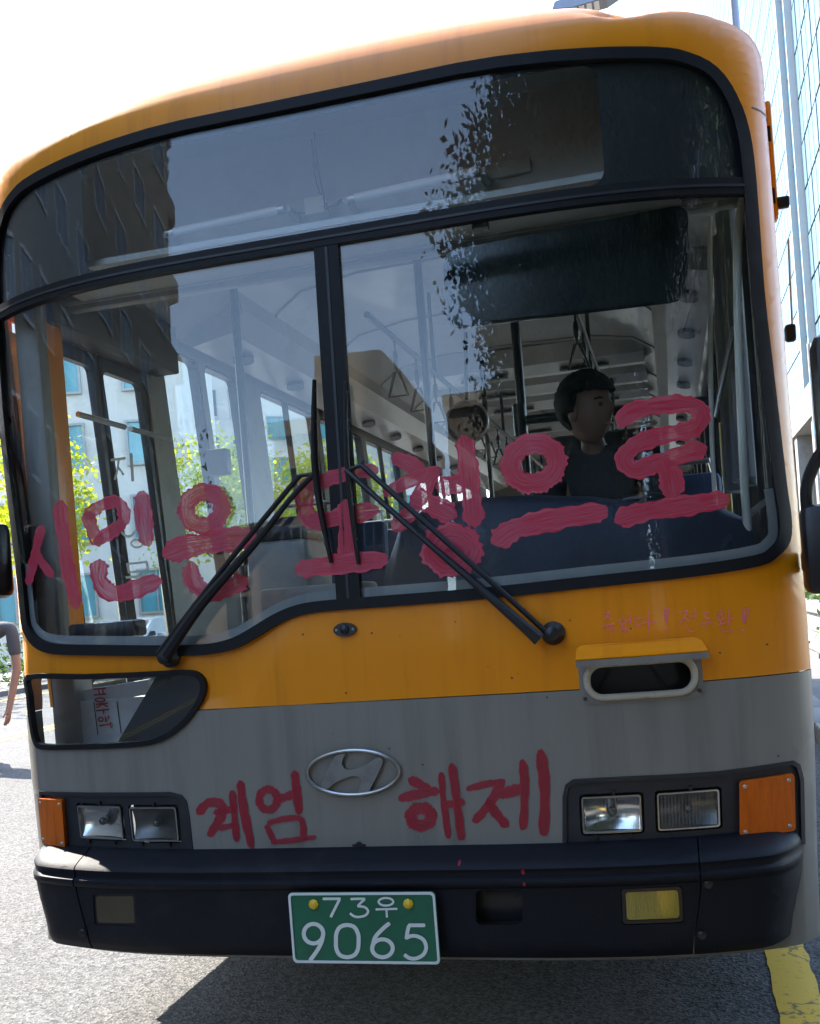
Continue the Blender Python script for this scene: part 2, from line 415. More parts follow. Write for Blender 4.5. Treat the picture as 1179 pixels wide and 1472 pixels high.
def paint_mat(name, c1, c2, amin=.55, amax=1.0):
    mt, n, N, L, B = node_mat(name)
    uv = N.new('ShaderNodeUVMap'); uv.uv_map = 'UVMap'
    mp = N.new('ShaderNodeMapping'); L.new(uv.outputs[0], mp.inputs[0]); mp.inputs['Scale'].default_value = (.30, 9.0, 1)
    no = N.new('ShaderNodeTexNoise'); no.inputs['Scale'].default_value = 2.0; no.inputs['Detail'].default_value = 5; no.inputs['Roughness'].default_value = .62
    L.new(mp.outputs[0], no.inputs['Vector'])
    rc = N.new('ShaderNodeMapRange'); rc.inputs[1].default_value = .42; rc.inputs[2].default_value = .68
    L.new(no.outputs['Fac'], rc.inputs[0])
    mx = N.new('ShaderNodeMix'); mx.data_type = 'RGBA'; mx.inputs[6].default_value = (*c1, 1); mx.inputs[7].default_value = (*c2, 1)
    L.new(rc.outputs[0], mx.inputs[0]); L.new(mx.outputs[2], B.inputs['Base Color'])
    B.inputs['Roughness'].default_value = .42
    ra = N.new('ShaderNodeMapRange'); ra.inputs[1].default_value = .36; ra.inputs[2].default_value = .62; ra.inputs[3].default_value = amax; ra.inputs[4].default_value = amin
    L.new(no.outputs['Fac'], ra.inputs[0])
    sx = N.new('ShaderNodeSeparateXYZ'); L.new(uv.outputs[0], sx.inputs[0])
    ab = N.new('ShaderNodeMath'); ab.operation = 'SUBTRACT'; ab.inputs[1].default_value = .5; L.new(sx.outputs[1], ab.inputs[0])
    a2 = N.new('ShaderNodeMath'); a2.operation = 'ABSOLUTE'; L.new(ab.outputs[0], a2.inputs[0])
    ed = N.new('ShaderNodeMapRange'); ed.inputs[1].default_value = .34; ed.inputs[2].default_value = .46; ed.inputs[3].default_value = 0; ed.inputs[4].default_value = .22
    L.new(a2.outputs[0], ed.inputs[0])
    ad = N.new('ShaderNodeMath'); ad.operation = 'ADD'; ad.use_clamp = True; L.new(ra.outputs[0], ad.inputs[0]); L.new(ed.outputs[0], ad.inputs[1])
    L.new(ad.outputs[0], B.inputs['Alpha'])
    bp = N.new('ShaderNodeBump'); bp.inputs['Strength'].default_value = .5; bp.inputs['Distance'].default_value = .004
    L.new(no.outputs['Fac'], bp.inputs['Height']); L.new(bp.outputs[0], B.inputs['Normal'])
    return mt
M['redpaint'] = paint_mat('red_brush_paint', (.54, .006, .040), (.60, .12, .17), .76, 1.0)
M['redbody'] = paint_mat('red_paint_on_body', (.36, .006, .024), (.32, .03, .045), .65, 1.0)
M['pinkpen'] = paint_mat('pink_marker', (1.0, .20, .26), (1.0, .16, .20), .92, 1.0)

# ------------------------------------------------------------------ the bus
bus = empty('city_bus', (0, 0, 0))
tag(bus, 'old orange and grey city bus with red hand-painted writing across its windscreen', 'bus')
CX = -.02                                              # the middle of the nose

# outlines in development coordinates
right_edge = [(1097, 420), (1108, 520), (1118, 610), (1128, 700), (1134, 745), (1133, 778), (1118, 800), (1092, 814)]
bottom = [(1000, 829), (850, 845), (700, 861), (560, 872), (470, 879), (432, 885), (402, 897), (372, 915), (340, 932), (300, 941), (240, 943), (140, 942), (80, 940), (55, 932), (40, 915), (33, 890)]
R = SK.uvs(right_edge); Bt = SK.uvs(bottom)
topR = SK.uvs([(1084, 260), (1076, 190), (1060, 140), (1032, 100), (990, 78), (930, 70), (800, 76), (680, 92), (560, 110)])
UR = R[0][0]
wtop = sum(p[1] for p in topR[-3:])/3
topR = [(UR+.002, topR[0][1])]+[(min(p[0], UR), p[1]) for p in topR[1:6]]+[(.55, wtop+.002), (.2, wtop+.004)]
topL = [(-p[0], p[1]) for p in reversed(topR)]
UL = -UR
leftside = [(UL, 2.25), (UL+.004, 1.9), (UL+.012, 1.6)]
WS_OUT = [tuple(p) for p in topL + leftside]
WS_OUT = WS_OUT + [Bt[-1]] + list(reversed(Bt[:-1])) + list(reversed(R)) + topR
# topR runs from the right flank to the middle, so turn it round for one closed loop
WS_OUT = list(topL)+leftside+list(reversed(Bt))+list(reversed(R))+list(topR)
sm3 = catmull([Vector((p[0], p[1], 0)) for p in WS_OUT], 3, True)
WS_OUT = [(p.x, p.y) for p in sm3]
WS_IN = inset(WS_OUT, .034)
QW = SK.uvs([(40, 970), (120, 969), (200, 966), (262, 963), (284, 966), (296, 980), (294, 1002), (278, 1030), (255, 1053), (228, 1068), (190, 1074), (110, 1077), (62, 1077), (50, 1068), (44, 1040), (40, 1000)])
QW = [(p.x, p.y) for p in catmull([Vector((p[0], p[1], 0)) for p in QW], 3, True)]
QI = inset(QW, .017)
BZ_R = SK.uvs([(809, 1227), (809, 1145), (813, 1128), (824, 1120), (900, 1116), (1029, 1109), (1090, 1101), (1141, 1093), (1150, 1099), (1155, 1120), (1157, 1213), (1100, 1216), (1004, 1223)])
BZ_L = SK.uvs([(57, 1137), (100, 1138.5), (180, 1139), (245, 1138.5), (262, 1143), (269, 1152), (273, 1175), (279, 1232), (200, 1231), (75, 1229), (64, 1215)])
VENT = SK.uvs([(840, 952), (1003, 946), (1003, 1000), (840, 1006)])
VENT = rrect((VENT[0][0]+VENT[3][0])/2+.012, (VENT[2][1]+VENT[3][1])/2+.012, (VENT[1][0]+VENT[2][0])/2-.012, (VENT[0][1]+VENT[1][1])/2-.006, .040, 8)

WG = sum(SK.uv(*p)[1] for p in ((290, 1022), (560, 1007), (830, 990), (1100, 971)))/4     # height where orange meets grey
def outline(cside, ctop, wbot):
    hw = SK.hwc; out = []
    n = 16
    pts = [(hw+cside, wbot)]
    cxr, czr = hw-SK.Rc, SK.zc-SK.Rc
    for i in range(n+1):
        a = PI/2*i/n; rr = SK.Rc+cside+(ctop-cside)*math.sin(a)**2
        pts.append((cxr+rr*math.cos(a), czr+rr*math.sin(a)))
    return pts+[(-p[0], p[1]) for p in reversed(pts)]
OUT = dense(outline(.085*PI/2+.05, .25*PI/2+.10, .31), .05)
upper = clip(OUT, 1, WG+.0015, True); lower = clip(OUT, 1, WG-.0015, False)
q_up = clip(QW, 1, WG+.0015, True); q_lo = clip(QW, 1, WG-.0015, False)
v_up = clip(VENT, 1, WG+.0015, True); v_lo = clip(VENT, 1, WG-.0015, False)
def crease(u, w_):
    # the pressed step that follows the low left part of the windscreen, and the crushed corner of the roof
    o = 0.0
    lim = 1.30-.19*smooth(-.30, -.47, u)
    if u < -.16 and w_ < 1.36: o -= .010*smooth(-.30, -.44, u - (w_-1.15)*.62)*smooth(1.06, 1.12, w_)
    if u > .74 and w_ > 3.0:
        k = smooth(.76, .88, u)*(1-smooth(1.40, 1.50, u))*smooth(3.045+.02*math.sin(u*19), 3.10+.02*math.sin(u*19), w_)
        o -= k*(.034+.014*math.sin(u*27+1)+.007*math.sin(u*61+w_*55))
    return o
def merge_notch(poly, notch):
    """cut a hole that reaches the straight bottom or top edge out of the outline (edge at constant w)"""
    return poly
def split_hole(poly, hole, wline, upper_side):
    """hole touches the line w = wline: insert its outline into the outer outline."""
    on = [i for i, p in enumerate(hole) if abs(p[1]-wline) < 1e-6]
    i0, i1 = on[0], on[-1]
    k = len(hole)
    # order the hole so that it starts and ends on the line
    a = [hole[(i0+j) % k] for j in range(k)]
    cuts = [j for j, p in enumerate(a) if abs(p[1]-wline) < 1e-6]
    if cuts[-1] == k-1: seq = a[:1]+a[1:] 
    else: seq = a
    if len(cuts) >= 2 and cuts[1] == 1: seq = a[1:]+a[:1]
    P = [p for p in poly]
    # find the outline edge lying on the line
    n = len(P); best = None
    lo, hi = min(seq[0][0], seq[-1][0]), max(seq[0][0], seq[-1][0])
    on_idx = [i for i in range(n) if abs(P[i][1]-wline) < 1e-6]
    P = [p for i, p in enumerate(P) if not (i in on_idx and lo < p[0] < hi)]
    n = len(P)
    for i in range(n):
        p, q = P[i], P[(i+1) % n]
        if abs(p[1]-wline) < 1e-6 and abs(q[1]-wline) < 1e-6 and min(p[0], q[0]) <= lo and max(p[0], q[0]) >= hi:
            s = seq if abs(p[0]-seq[0][0]) < abs(p[0]-seq[-1][0]) else seq[::-1]
            return P[:i+1]+s+P[i+1:]
    raise ValueError('notch')
up2 = split_hole(split_hole(upper, q_up, WG+.0015, True), v_up, WG+.0015, True)
lo2 = split_hole(split_hole(lower, q_lo, WG-.0015, False), v_lo, WG-.0015, False)
front_orange = sheet('front_panel', up2, [inset(WS_OUT, .008)], M['orange'], bus, 0, .012, res=.035, disp=crease, cuts=[3.03+.02*i for i in range(10)])
front_orange['label'] = 'orange upper nose panel with a crushed roof corner'
# lower grey panel with notches for the two lamp bays (they reach down to the bumper)
lower_panel = sheet('lower_front_panel', lo2, [inset(BZ_R, .004), inset(BZ_L, .004)], M['grey'], bus, 0, .012)
lower_panel['label'] = 'grey lower nose panel'

ps = SK.uv(1100, 166)
sheet('pillar_seam', [(UR+.012, ps[1]), (UR+.30, ps[1]), (UR+.30, ps[1]+.005), (UR+.012, ps[1]+.005)], [], M['dark_trim'], front_orange, .0012, .002, res=.02)
# windscreen rubber, bars and panes
sheet('windscreen_rubber', WS_OUT, [WS_IN], M['rubber'], bus, .014, .03, res=.05)
WB0, WB1 = SK.uv(640, 330)[1], SK.uv(640, 290)[1]
wb0 = sum(SK.uv(*p)[1] for p in ((470, 357), (800, 303), (1040, 275)))/3
wb1 = sum(SK.uv(*p)[1] for p in ((250, 372), (470, 335), (860, 262)))/3
bar = clip(clip(inset(WS_OUT, .030), 1, wb0, True), 1, wb1, False)
cb = sheet('cross_bar', bar, [], M['rubber'], bus, .012, .03, res=.05)
strip = clip(clip(inset(WS_OUT, .032), 1, (wb0+wb1)/2-.004, True), 1, (wb0+wb1)/2+.004, False)
sheet('bar_insert', strip, [], M['bezel'], cb, .0155, .006, res=.05)
u0, u1 = SK.uv(455, 400)[0], SK.uv(490, 400)[0]
CD = [(u0, SK.uv(470, 872)[1]+.004), (u1, SK.uv(470, 872)[1]+.004), (u1, wb0+.002), (u0, wb0+.002)]
dv = sheet('centre_divider', CD, [], M['rubber'], bus, .010, .03, res=.05)
um = (u0+u1)/2
sheet('divider_groove', [(um-.004, CD[0][1]+.01), (um+.004, CD[0][1]+.01), (um+.004, wb0-.004), (um-.004, wb0-.004)], [], M['bezel'], dv, .0125, .004, res=.05)
lowglass = clip(inset(WS_OUT, .028), 1, wb0+.01, False)
gl_l = clip(lowglass, 0, u0+.008, False); gl_r = clip(lowglass, 0, u1-.008, True)
sheet('windscreen_pane', gl_l, [], M['glass'], bus, -.002, .006, res=.04, sm=80)['label'] = 'door-side windscreen pane with a stepped lower edge'
sheet('windscreen_pane', gl_r, [], M['glass'], bus, -.002, .006, res=.04, sm=80)['label'] = 'driver-side windscreen pane'
up_gl = clip(inset(WS_OUT, .028), 1, wb1-.01, True)
sheet('sign_window', up_gl, [], M['glass'], bus, -.002, .006, res=.04, sm=80)
MH = SK.uvs([(112, 240), (470, 168), (860, 104), (861, 263), (500, 322), (124, 389)])
MH = rquad([MH[0], MH[2], MH[3], MH[5]], .06, 5)
MH = rquad([(MH[0][0], min(p[1] for p in MH)), (max(p[0] for p in MH), min(p[1] for p in MH)), (max(p[0] for p in MH), wtop-.055), (min(p[0] for p in MH), wtop-.055)], .05, 5)
sheet('sign_border', clip(inset(WS_OUT, .030), 1, wb1-.006, True), [MH], M['mask'], bus, -.012, .002, res=.05)
# milky dusty lip along the lower edge of the panes
ib = inset(WS_OUT, .031); ib2 = inset(WS_OUT, .062)
k = len(ib)
low_i = [i for i in range(k) if ib[i][1] < 1.62]
def lip(idx):
    return [ib[i] for i in idx]+[ib2[i] for i in reversed(idx)]
sheet('inner_seal', lip(low_i), [], M['seal'], bus, -.010, .003, res=.06)
for s_ in (-1, 1):
    sheet('pillar_lining', [(s_*(UR-.010), 1.32), (s_*(UR+.24), 1.32), (s_*(UR+.24), 2.48), (s_*(UR-.010), 2.48)][::s_], [], M['dark_lining'], bus, -.018, .004, res=.04)
# little lower window at the kerb corner
sheet('quarter_window_rubber', QW, [QI], M['rubber'], bus, .010, .03, res=.05)
sheet('quarter_window', inset(QW, .013), [], M['glass'], bus, -.002, .006, res=.05)

# ---- lamp bays
for nm, bz, side in (('right', BZ_R, 1), ('left', BZ_L, -1)):
    if side > 0:
        lamps = [((837, 1146), (919, 1144.7), (924, 1195.8), (839, 1196.7), 'reflector'), ((945.4, 1139), (1032, 1138.5), (1035.6, 1190), (947.5, 1191), 'reflector_dark')]
        ind = [(1062.6, 1122.7), (1140.8, 1111), (1142.8, 1192.5), (1063.5, 1204)]
    else:
        lamps = [((110.7, 1159), (172, 1160), (176.8, 1205), (116.5, 1205), 'reflector'), ((185.7, 1162), (251.4, 1161), (256.4, 1208), (191, 1209), 'reflector_dark')]
        ind = [(57, 1147), (91.3, 1148.6), (96.3, 1219), (63, 1211)]
    holes = []; L3 = []
    for (*c4, rm) in lamps:
        q = SK.uvs(c4); x0 = (q[0][0]+q[3][0])/2; x1 = (q[1][0]+q[2][0])/2; z1 = (q[0][1]+q[1][1])/2; z0 = (q[2][1]+q[3][1])/2
        holes.append(rrect(x0-.009, z0-.009, x1+.009, z1+.009, .012)); L3.append((x0, z0, x1, z1, rm))
    bay = sheet('lamp_bay', bz, holes, M['bezel'], bus, -.006, .02, res=.05)
    sheet('bay_rim', bz, [inset(bz, .012)], M['bezel'], bay, .004, .012, res=.05)
    for (x0, z0, x1, z1, rm) in L3:
        cxu, czu = (x0+x1)/2, (z0+z1)/2
        hl = sheet('headlight', rrect(x0-.011, z0-.011, x1+.011, z1+.011, .012), [], M['bezel'], bus, -.045, .004, res=.05)
        sheet('rim', rrect(x0-.002, z0-.002, x1+.002, z1+.002, .008), [rrect(x0+.0025, z0+.0025, x1-.0025, z1-.0025, .006)], M['chrome'], hl, .000, .012, res=.05)
        # dished reflector
        bm = bmesh.new(); nu_, nv_ = 44, 8; G = []
        for j in range(nv_+1):
            row = []
            for i in range(nu_+1):
                a, b = i/nu_*2-1, j/nv_*2-1
                dep = .036*(1-min(1, .55*a*a+.45*b*b))-.0016*(i % 2)
                row.append(bm.verts.new(SK.pt(cxu+a*((x1-x0)/2-.003), czu+b*((z1-z0)/2-.003), -.007-dep)))
            G.append(row)
        for j in range(nv_):
            for i in range(nu_): bm.faces.new((G[j][i], G[j][i+1], G[j+1][i+1], G[j+1][i]))
        bobj('reflector', bm, M[rm], hl, sm=80)
        lathe('bulb', [(.012, 0), (.014, .012), (.010, .022), (.004, .026)], SK.pt(cxu, czu, -.036), M['reflector_dark'], hl, axis='Y', seg=12)
        # fluted lens
        bm = bmesh.new(); n_ = 34; G = []
        for j in range(2):
            G.append([bm.verts.new(SK.pt(x0+.003+(x1-x0-.006)*i/n_, (z0+.003, z1-.003)[j], -.003+.0012*(i % 2))) for i in range(n_+1)])
        for i in range(n_): bm.faces.new((G[0][i], G[0][i+1], G[1][i+1], G[1][i]))
        bobj('lens', bm, M['lens'], hl)
        for dx, dz in ((-.3, -1), (.3, -1), (.05, 1)):
            p = SK.pt(cxu+dx*(x1-x0), czu+dz*((z1-z0)/2+.011), -.002)
            box('clip', p, (.009, .012, .012), M['black'], hl)
    q = SK.uvs(ind)
    it = sheet('indicator_lamp', rquad(q, .010), [], M['amber'], bus, .012, .02, res=.03)
    for f in ((.10, .10), (.9, .10), (.9, .9), (.10, .9)):
        a = Vector(q[3]).lerp(Vector(q[2]), f[0]); b = Vector(q[0]).lerp(Vector(q[1]), f[0]); c = a.lerp(b, f[1])
        lathe('screw', [(.006, 0), (.006, .002), (.004, .003)], SK.pt(c.x, c.y, .012), M['steel'], it, axis='Y', seg=10)

# ---- bumper
BPROF = ((.30, .03), (.345, .080), (.37, .094), (.50, .100), (.548, .103), (.553, .113), (.566, .117), (.574, .115), (.580, .102), (.592, .101), (.603, .106), (.612, .098), (.624, .072), (.637, .030), (.648, .004))
BCUT = [a for a, b in BPROF[2:-1]]
def bprof(w_):
    P = BPROF
    if w_ <= P[0][0]: return P[0][1]
    for (a, x), (b, y) in zip(P, P[1:]):
        if w_ <= b: return x+(y-x)*(w_-a)/(b-a)
    return P[-1][1]
SB = Skin(1.128, 10, .02, .125, .125, off=bprof, bumper=True)
BW = 1.128+.125*PI/2+.05
sl_ = SB.uv(112, 1290)[0]; sr_ = SB.uv(1006, 1300)[0]
fog_r = SB.uvs([(898.5, 1284), (974.5, 1280.6), (977.4, 1321), (900.5, 1324)]); fog_l = SB.uvs([(136.8, 1289), (191, 1288.5), (193, 1328), (139, 1326.6)])
tow = SB.uvs([(683, 1280), (750, 1279), (751, 1329), (684, 1330)])
tow = rquad(tow, .02, 4)
def grow(q, d): return inset(q, -d)
fog_rh, fog_lh = rquad(grow(fog_r, .012), .012), rquad(grow(fog_l, .008), .010)
wb_ = .345
bc = sheet('bumper', [(sl_+.003, wb_), (sr_-.003, wb_), (sr_-.003, .648), (sl_+.003, .648)], [fog_rh, fog_lh, tow], M['bumper'], bus, 0, .012, res=.04, skin=SB, cuts=BCUT)
for s_, a, b in ((1, sr_+.001, BW), (-1, -BW, sl_-.001)):
    be = sheet('bumper_end', rquad([(a, wb_), (b, wb_), (b, .648), (a, .648)], .03) if False else [(a, wb_), (b-(.03 if s_ > 0 else 0), wb_), (b, wb_+.04), (b, .648), (a, .648)] if s_ > 0 else [(a, wb_+.04), (a+.03, wb_), (b, wb_), (b, .648), (a, .648)], [], M['bumper'], bus, 0.002, .012, res=.03, skin=SB, cuts=BCUT)
    for z_ in ((.54, .40) if s_ > 0 else (.40,)):
        lathe('bumper_bolt', [(.013, 0), (.013, .004), (.008, .006), (.008, .010)], SB.pt((a if s_ > 0 else b)+.018*s_*1.0, z_, .0025), M['black'], be, axis='Y', seg=12)
pk = sheet('towing_pocket', grow(tow, .01), [], M['black'], bus, -.06, .004, res=.05, skin=SB)
for fq, lm_, nm in ((fog_r, 'yellow_lens', 0), (fog_l, 'dull_lens', 1)):
    fo = sheet('fog_lamp', rquad(grow(fq, .012), .01), [], M['black'], bus, -.030, .004, res=.05, skin=SB)
    sheet('fog_lens', rquad(fq, .010), [], M[lm_], fo, -.008 if not nm else -.004, .012, res=.03, skin=SB)
    sheet('fog_frame', rquad(grow(fq, .010), .012), [rquad(grow(fq, .001), .01)], M['black'], fo, -.004, .02, res=.05, skin=SB)
# valance under the bumper
box('under_valance', (0, .28, .42), (2.2, .04, .30), M['black'], bus)

# ---- number plate
PY = -.135
pl = [onP(*p, 1, PY) for p in ((414, 1283), (626, 1281.5), (633.4, 1385.5), (422, 1385))]
px0 = (pl[0].x+pl[3].x)/2; px1 = (pl[1].x+pl[2].x)/2; pz1 = (pl[0].z+pl[1].z)/2; pz0 = (pl[2].z+pl[3].z)/2
plate = prism('number_plate', rrect(px0, pz0, px1, pz1, .014), .003, lambda a, b, t: Vector((a, PY+t, b)), M['plate'], bus)
plate['label'] = 'green number plate reading 73우 9065'
prism('plate_border', rrect(px0+.001, pz0+.001, px1-.001, pz1-.001, .013), .003, lambda a, b, t: Vector((a, PY-.004+t, b)), M['plate_white'], plate, holes=[rrect(px0+.008, pz0+.008, px1-.008, pz1-.008, .009)])
box('plate_bracket', ((px0+px1)/2, PY+.018, (pz0+pz1)/2+.02), (.30, .03, .05), M['black'], plate)
Z7 = lambda x, y: (380+x/2.573, 900+y/2.573)
def place_plate(a, b, lift):
    p = onP(*Z7(a, b), 1, PY-.003); p.y -= lift; return p
def poly_strokes(name, lst, place, material, parent, wd, thick=.0015):
    bm = bmesh.new(); uvl = bm.loops.layers.uv.new('UVMap')
    for i, s_ in enumerate(lst):
        ribbon(bm, s_[0], s_[1] if len(s_) > 1 and s_[1] else wd, place, uvl, len(s_) > 2 and s_[2], n=10, rag=0.0, z0=i*.0003, taper=False)
    return bobj(name, bm, material, parent, recalc=False)
digits = [
 [([(217, 1009), (250, 1009), (281, 1009)], 10), ([(279, 1010), (264, 1040), (246, 1076)], 10)],
 [([(320, 1010), (345, 1009), (372, 1009)], 9), ([(371, 1011), (356, 1025), (346, 1036)], 9), ([(346, 1036), (372, 1040), (384, 1055), (374, 1070), (350, 1076), (332, 1073), (318, 1063)], 9)],
 [(ell(450, 1020, 27, 14, 12), 8, True), ([(413, 1048), (450, 1047), (491, 1046)], 8), ([(452, 1050), (453, 1062), (454, 1077)], 8)],
 [(ell(182, 1138, 36, 36, 12), 15, True), ([(218, 1140), (212, 1168), (196, 1200), (170, 1236)], 15)],
 [([(306, 1106), (333, 1114), (347, 1140), (349, 1165), (346, 1196), (333, 1217), (306, 1225), (280, 1217), (267, 1195), (265, 1165), (267, 1137), (280, 1114)], 15, True)],
 [(ell(437, 1192, 38, 33, 12), 15, True), ([(462, 1100), (436, 1122), (410, 1152), (400, 1190)], 15)],
 [([(593, 1107), (565, 1107), (534, 1107)], 14), ([(535, 1108), (530, 1130), (526, 1156)], 14), ([(525, 1154), (545, 1146), (568, 1148), (590, 1162), (599, 1188), (590, 1213), (566, 1228), (540, 1229), (519, 1216)], 14)],
]
for g in digits: poly_strokes('plate_character', g, place_plate, M['plate_white'], plate, 12)
for q in ((183, 1029), (533, 1027)):
    lathe('plate_bolt', [(.015, 0), (.015, .003), (.011, .006), (.011, .009), (.004, .012)], place_plate(q[0], q[1], 0), M['bolt_yellow'], plate, axis='Y', seg=8)

# ---- badge: an oval ring with a slanted, curved H inside
ZB = lambda x, y: (430+x/7.369, 1060+y/7.37)
bcu = SK.uv(*ZB(578, 366)); ax_ = abs(SK.uv(*ZB(1065, 366))[0]-SK.uv(*ZB(92, 366))[0])/2; az_ = abs(SK.uv(*ZB(578, 130))[1]-SK.uv(*ZB(578, 600))[1])/2
ring = [SK.pt(*(bcu[0]+ax_*math.cos(2*PI*i/48), bcu[1]+az_*math.sin(2*PI*i/48)), .012) for i in range(48)]
badge = tube('maker_badge', ring, .0062, M['chrome'], bus, seg=10, closed=True)
badge['label'] = 'oval chrome emblem with a slanted letter H'
Hs = [(465, 165), (510, 168), (480, 215), (468, 270), (490, 320), (530, 333), (620, 325), (720, 285), (810, 225), (870, 200), (905, 228), (890, 290), (840, 400), (790, 490), (755, 570), (690, 590), (650, 598), (640, 560), (665, 500), (672, 440), (640, 405), (570, 400), (480, 430), (400, 470), (330, 530), (290, 540), (250, 522), (262, 460), (300, 370), (345, 280), (400, 190)]
prism('badge_letter', [SK.uv(*ZB(*p)) for p in Hs], .012, lambda a, b, t: SK.pt(a, b, .003+t), M['chrome'], badge, sm=30)

# ---- vent with its tilted flap, washer jet, bonnet lock
vb = [SK.uv(835, 948), SK.uv(1010, 1010)]
vr = sheet('vent_plate', rrect(min(q[0] for q in VENT)-.026, min(q[1] for q in VENT)-.022, max(q[0] for q in VENT)+.026, max(q[1] for q in VENT)+.018, .03, 6), [inset(VENT, .001)], M['grey'], bus, .004, .012, res=.05)
tube('vent_rim', [SK.pt(q[0], q[1], .008) for q in dense(inset(VENT, -.004), .02)], .0105, M['cream'], vr, seg=10, closed=True)
sheet('vent_cavity', inset(VENT, -.01), [], M['black'], bus, -.09, .004, res=.05)
for dx, tl in ((-.10, .02), (.05, -.015)):
    c = VENT[0]; cc = (sum(p[0] for p in VENT)/len(VENT)+dx, sum(p[1] for p in VENT)/len(VENT))
    tube('vent_cable', [SK.pt(cc[0]+tl, cc[1]+.030, -.05), SK.pt(cc[0], cc[1], -.065), SK.pt(cc[0]-tl, cc[1]-.03, -.07)], .003, M['dark_trim'], vr, seg=6)
fl = SK.uvs([(834, 945), (1014, 937)]); fz = fl[0][1]
def flap_pt(a, b, t):
    # hinged on its top edge, swung outwards
    p = SK.pt(a, .5*(fl[0][1]+fl[1][1])+.036, .006); k = b
    return p+Vector((0, -.060*k-.002, -.036*k))+Vector((0, -.45*t, .9*t))
fu0, fu1 = fl[0][0]-.006, fl[1][0]+.002
fpoly = [(fu0+.012, 0), (fu0, .25), (fu0, 1.0), (fu1+.004, 1.0), (fu1-.010, .25), (fu1-.03, 0)]
prism('vent_flap', dense(fpoly, .05), .004, flap_pt, M['orange'], bus)
prism('flap_edge', dense([(fu0-.001, 0), (fu0-.001, 1), (fu1+.005, 1), (fu1+.005, 0)], .05), .018, lambda a, b, t: flap_pt(a, 1.0, 0)+Vector((0, -.003-.002*b, -.018+t)), M['grey'], vr)
for q in ((842, 1004), (1006, 992)): lathe('rim_screw', [(.006, 0), (.005, .003)], SK.pt(*SK.uv(*q), .012), M['dark_trim'], vr, axis='Y', seg=8)
uj = SK.uv(497, 905)
wj = prism('washer_jet', [(uj[0]+x, uj[1]+z) for x, z in ell(0, 0, .036, .021, 18)], .010, lambda a, b, t: SK.pt(a, b, .001+t), M['black'], bus, sm=40)
lathe('jet_knob', [(.014, 0), (.013, .008), (.005, .012)], SK.pt(*uj, .010), M['black'], wj, axis='Y', seg=14)
for s_ in (-1, 1): lathe('jet_screw', [(.004, 0), (.003, .002)], SK.pt(uj[0]+s_*.026, uj[1], .011), M['steel'], wj, axis='Y', seg=8)
ul = SK.uv(516.5, 1215)
lk = prism('bonnet_lock', [(ul[0]+x, ul[1]+z) for x, z in ell(0, 0, .011, .011, 14)], .002, lambda a, b, t: SK.pt(a, b, .0005+t), M['black'], bus)
for s_ in (-1, 1): prism('lock_slot', [(ul[0]+s_*.014+x, ul[1]+z) for x, z in ell(0, 0, .009, .004, 10)], .0016, lambda a, b, t: SK.pt(a, b, .0004+t), M['black'], lk)

# ---- wipers
def gp(u, v, out): return SK.pt(*SK.uv(u, v), out)
def wiper(pivot, main, thin, blade, lk_, lab):
    b0 = gp(*pivot, .0)
    pv = lathe('wiper', [(.034, 0), (.034, .012), (.026, .022), (.020, .030), (.020, .055), (.010, .060)], b0, M['black'], bus, axis='Y', seg=20)
    pv['label'] = lab
    pts = [gp(*p, o) for p, o in main]
    tube('wiper_arm', catmull(pts, 4), [.021-.012*min(1, i/(len(catmull(pts, 4))-1)*1.5) for i in range(len(catmull(pts, 4)))], M['black'], pv, seg=8)
    pts = [gp(*p, o) for p, o in thin]
    tube('guide_arm', catmull(pts, 4), .0085, M['black'], pv, seg=8)
    tube('arm_link', [gp(*p, .045) for p in lk_], .006, M['black'], pv, seg=8)
    B = [gp(*p, .016) for p in blade]; C_ = catmull(B, 6)
    tube('blade_rubber', C_, .006, M['rubber'], pv, seg=6)
    D = catmull([gp(*p, o) for p, o in zip(blade, (.026, .044, .026))], 6); n_ = len(D)
    tube('blade_bow', D, [.004+.005*math.sin(PI*i/(n_-1)) for i in range(n_)], M['black'], pv, seg=8)
    for t in (.12, .3, .7, .88):
        i = int(t*(n_-1)); tube('blade_claw', [D[i], C_[i]], .006, M['black'], pv, seg=6)
wiper((246, 944), [((248, 941), .045), ((300, 868), .05), ((380, 777), .05), ((425, 720), .05), ((458, 684), .045)],
      [((236, 938), .04), ((331, 817), .05), ((400, 733), .05), ((438, 686), .045)], [(455, 548), (459, 682), (479, 809)], [(438, 686), (459, 683)], 'door-side windscreen wiper with doubled arm')
wiper((796, 910), [((778, 918), .045), ((753, 896), .05), ((680, 832), .05), ((594, 758), .05), ((504, 678), .045)],
      [((791, 911), .04), ((720, 845), .05), ((654, 786), .05), ((526, 671), .045)], [(500, 551), (506, 677), (518, 811)], [(505, 678), (526, 671)], 'driver-side windscreen wiper with doubled arm')

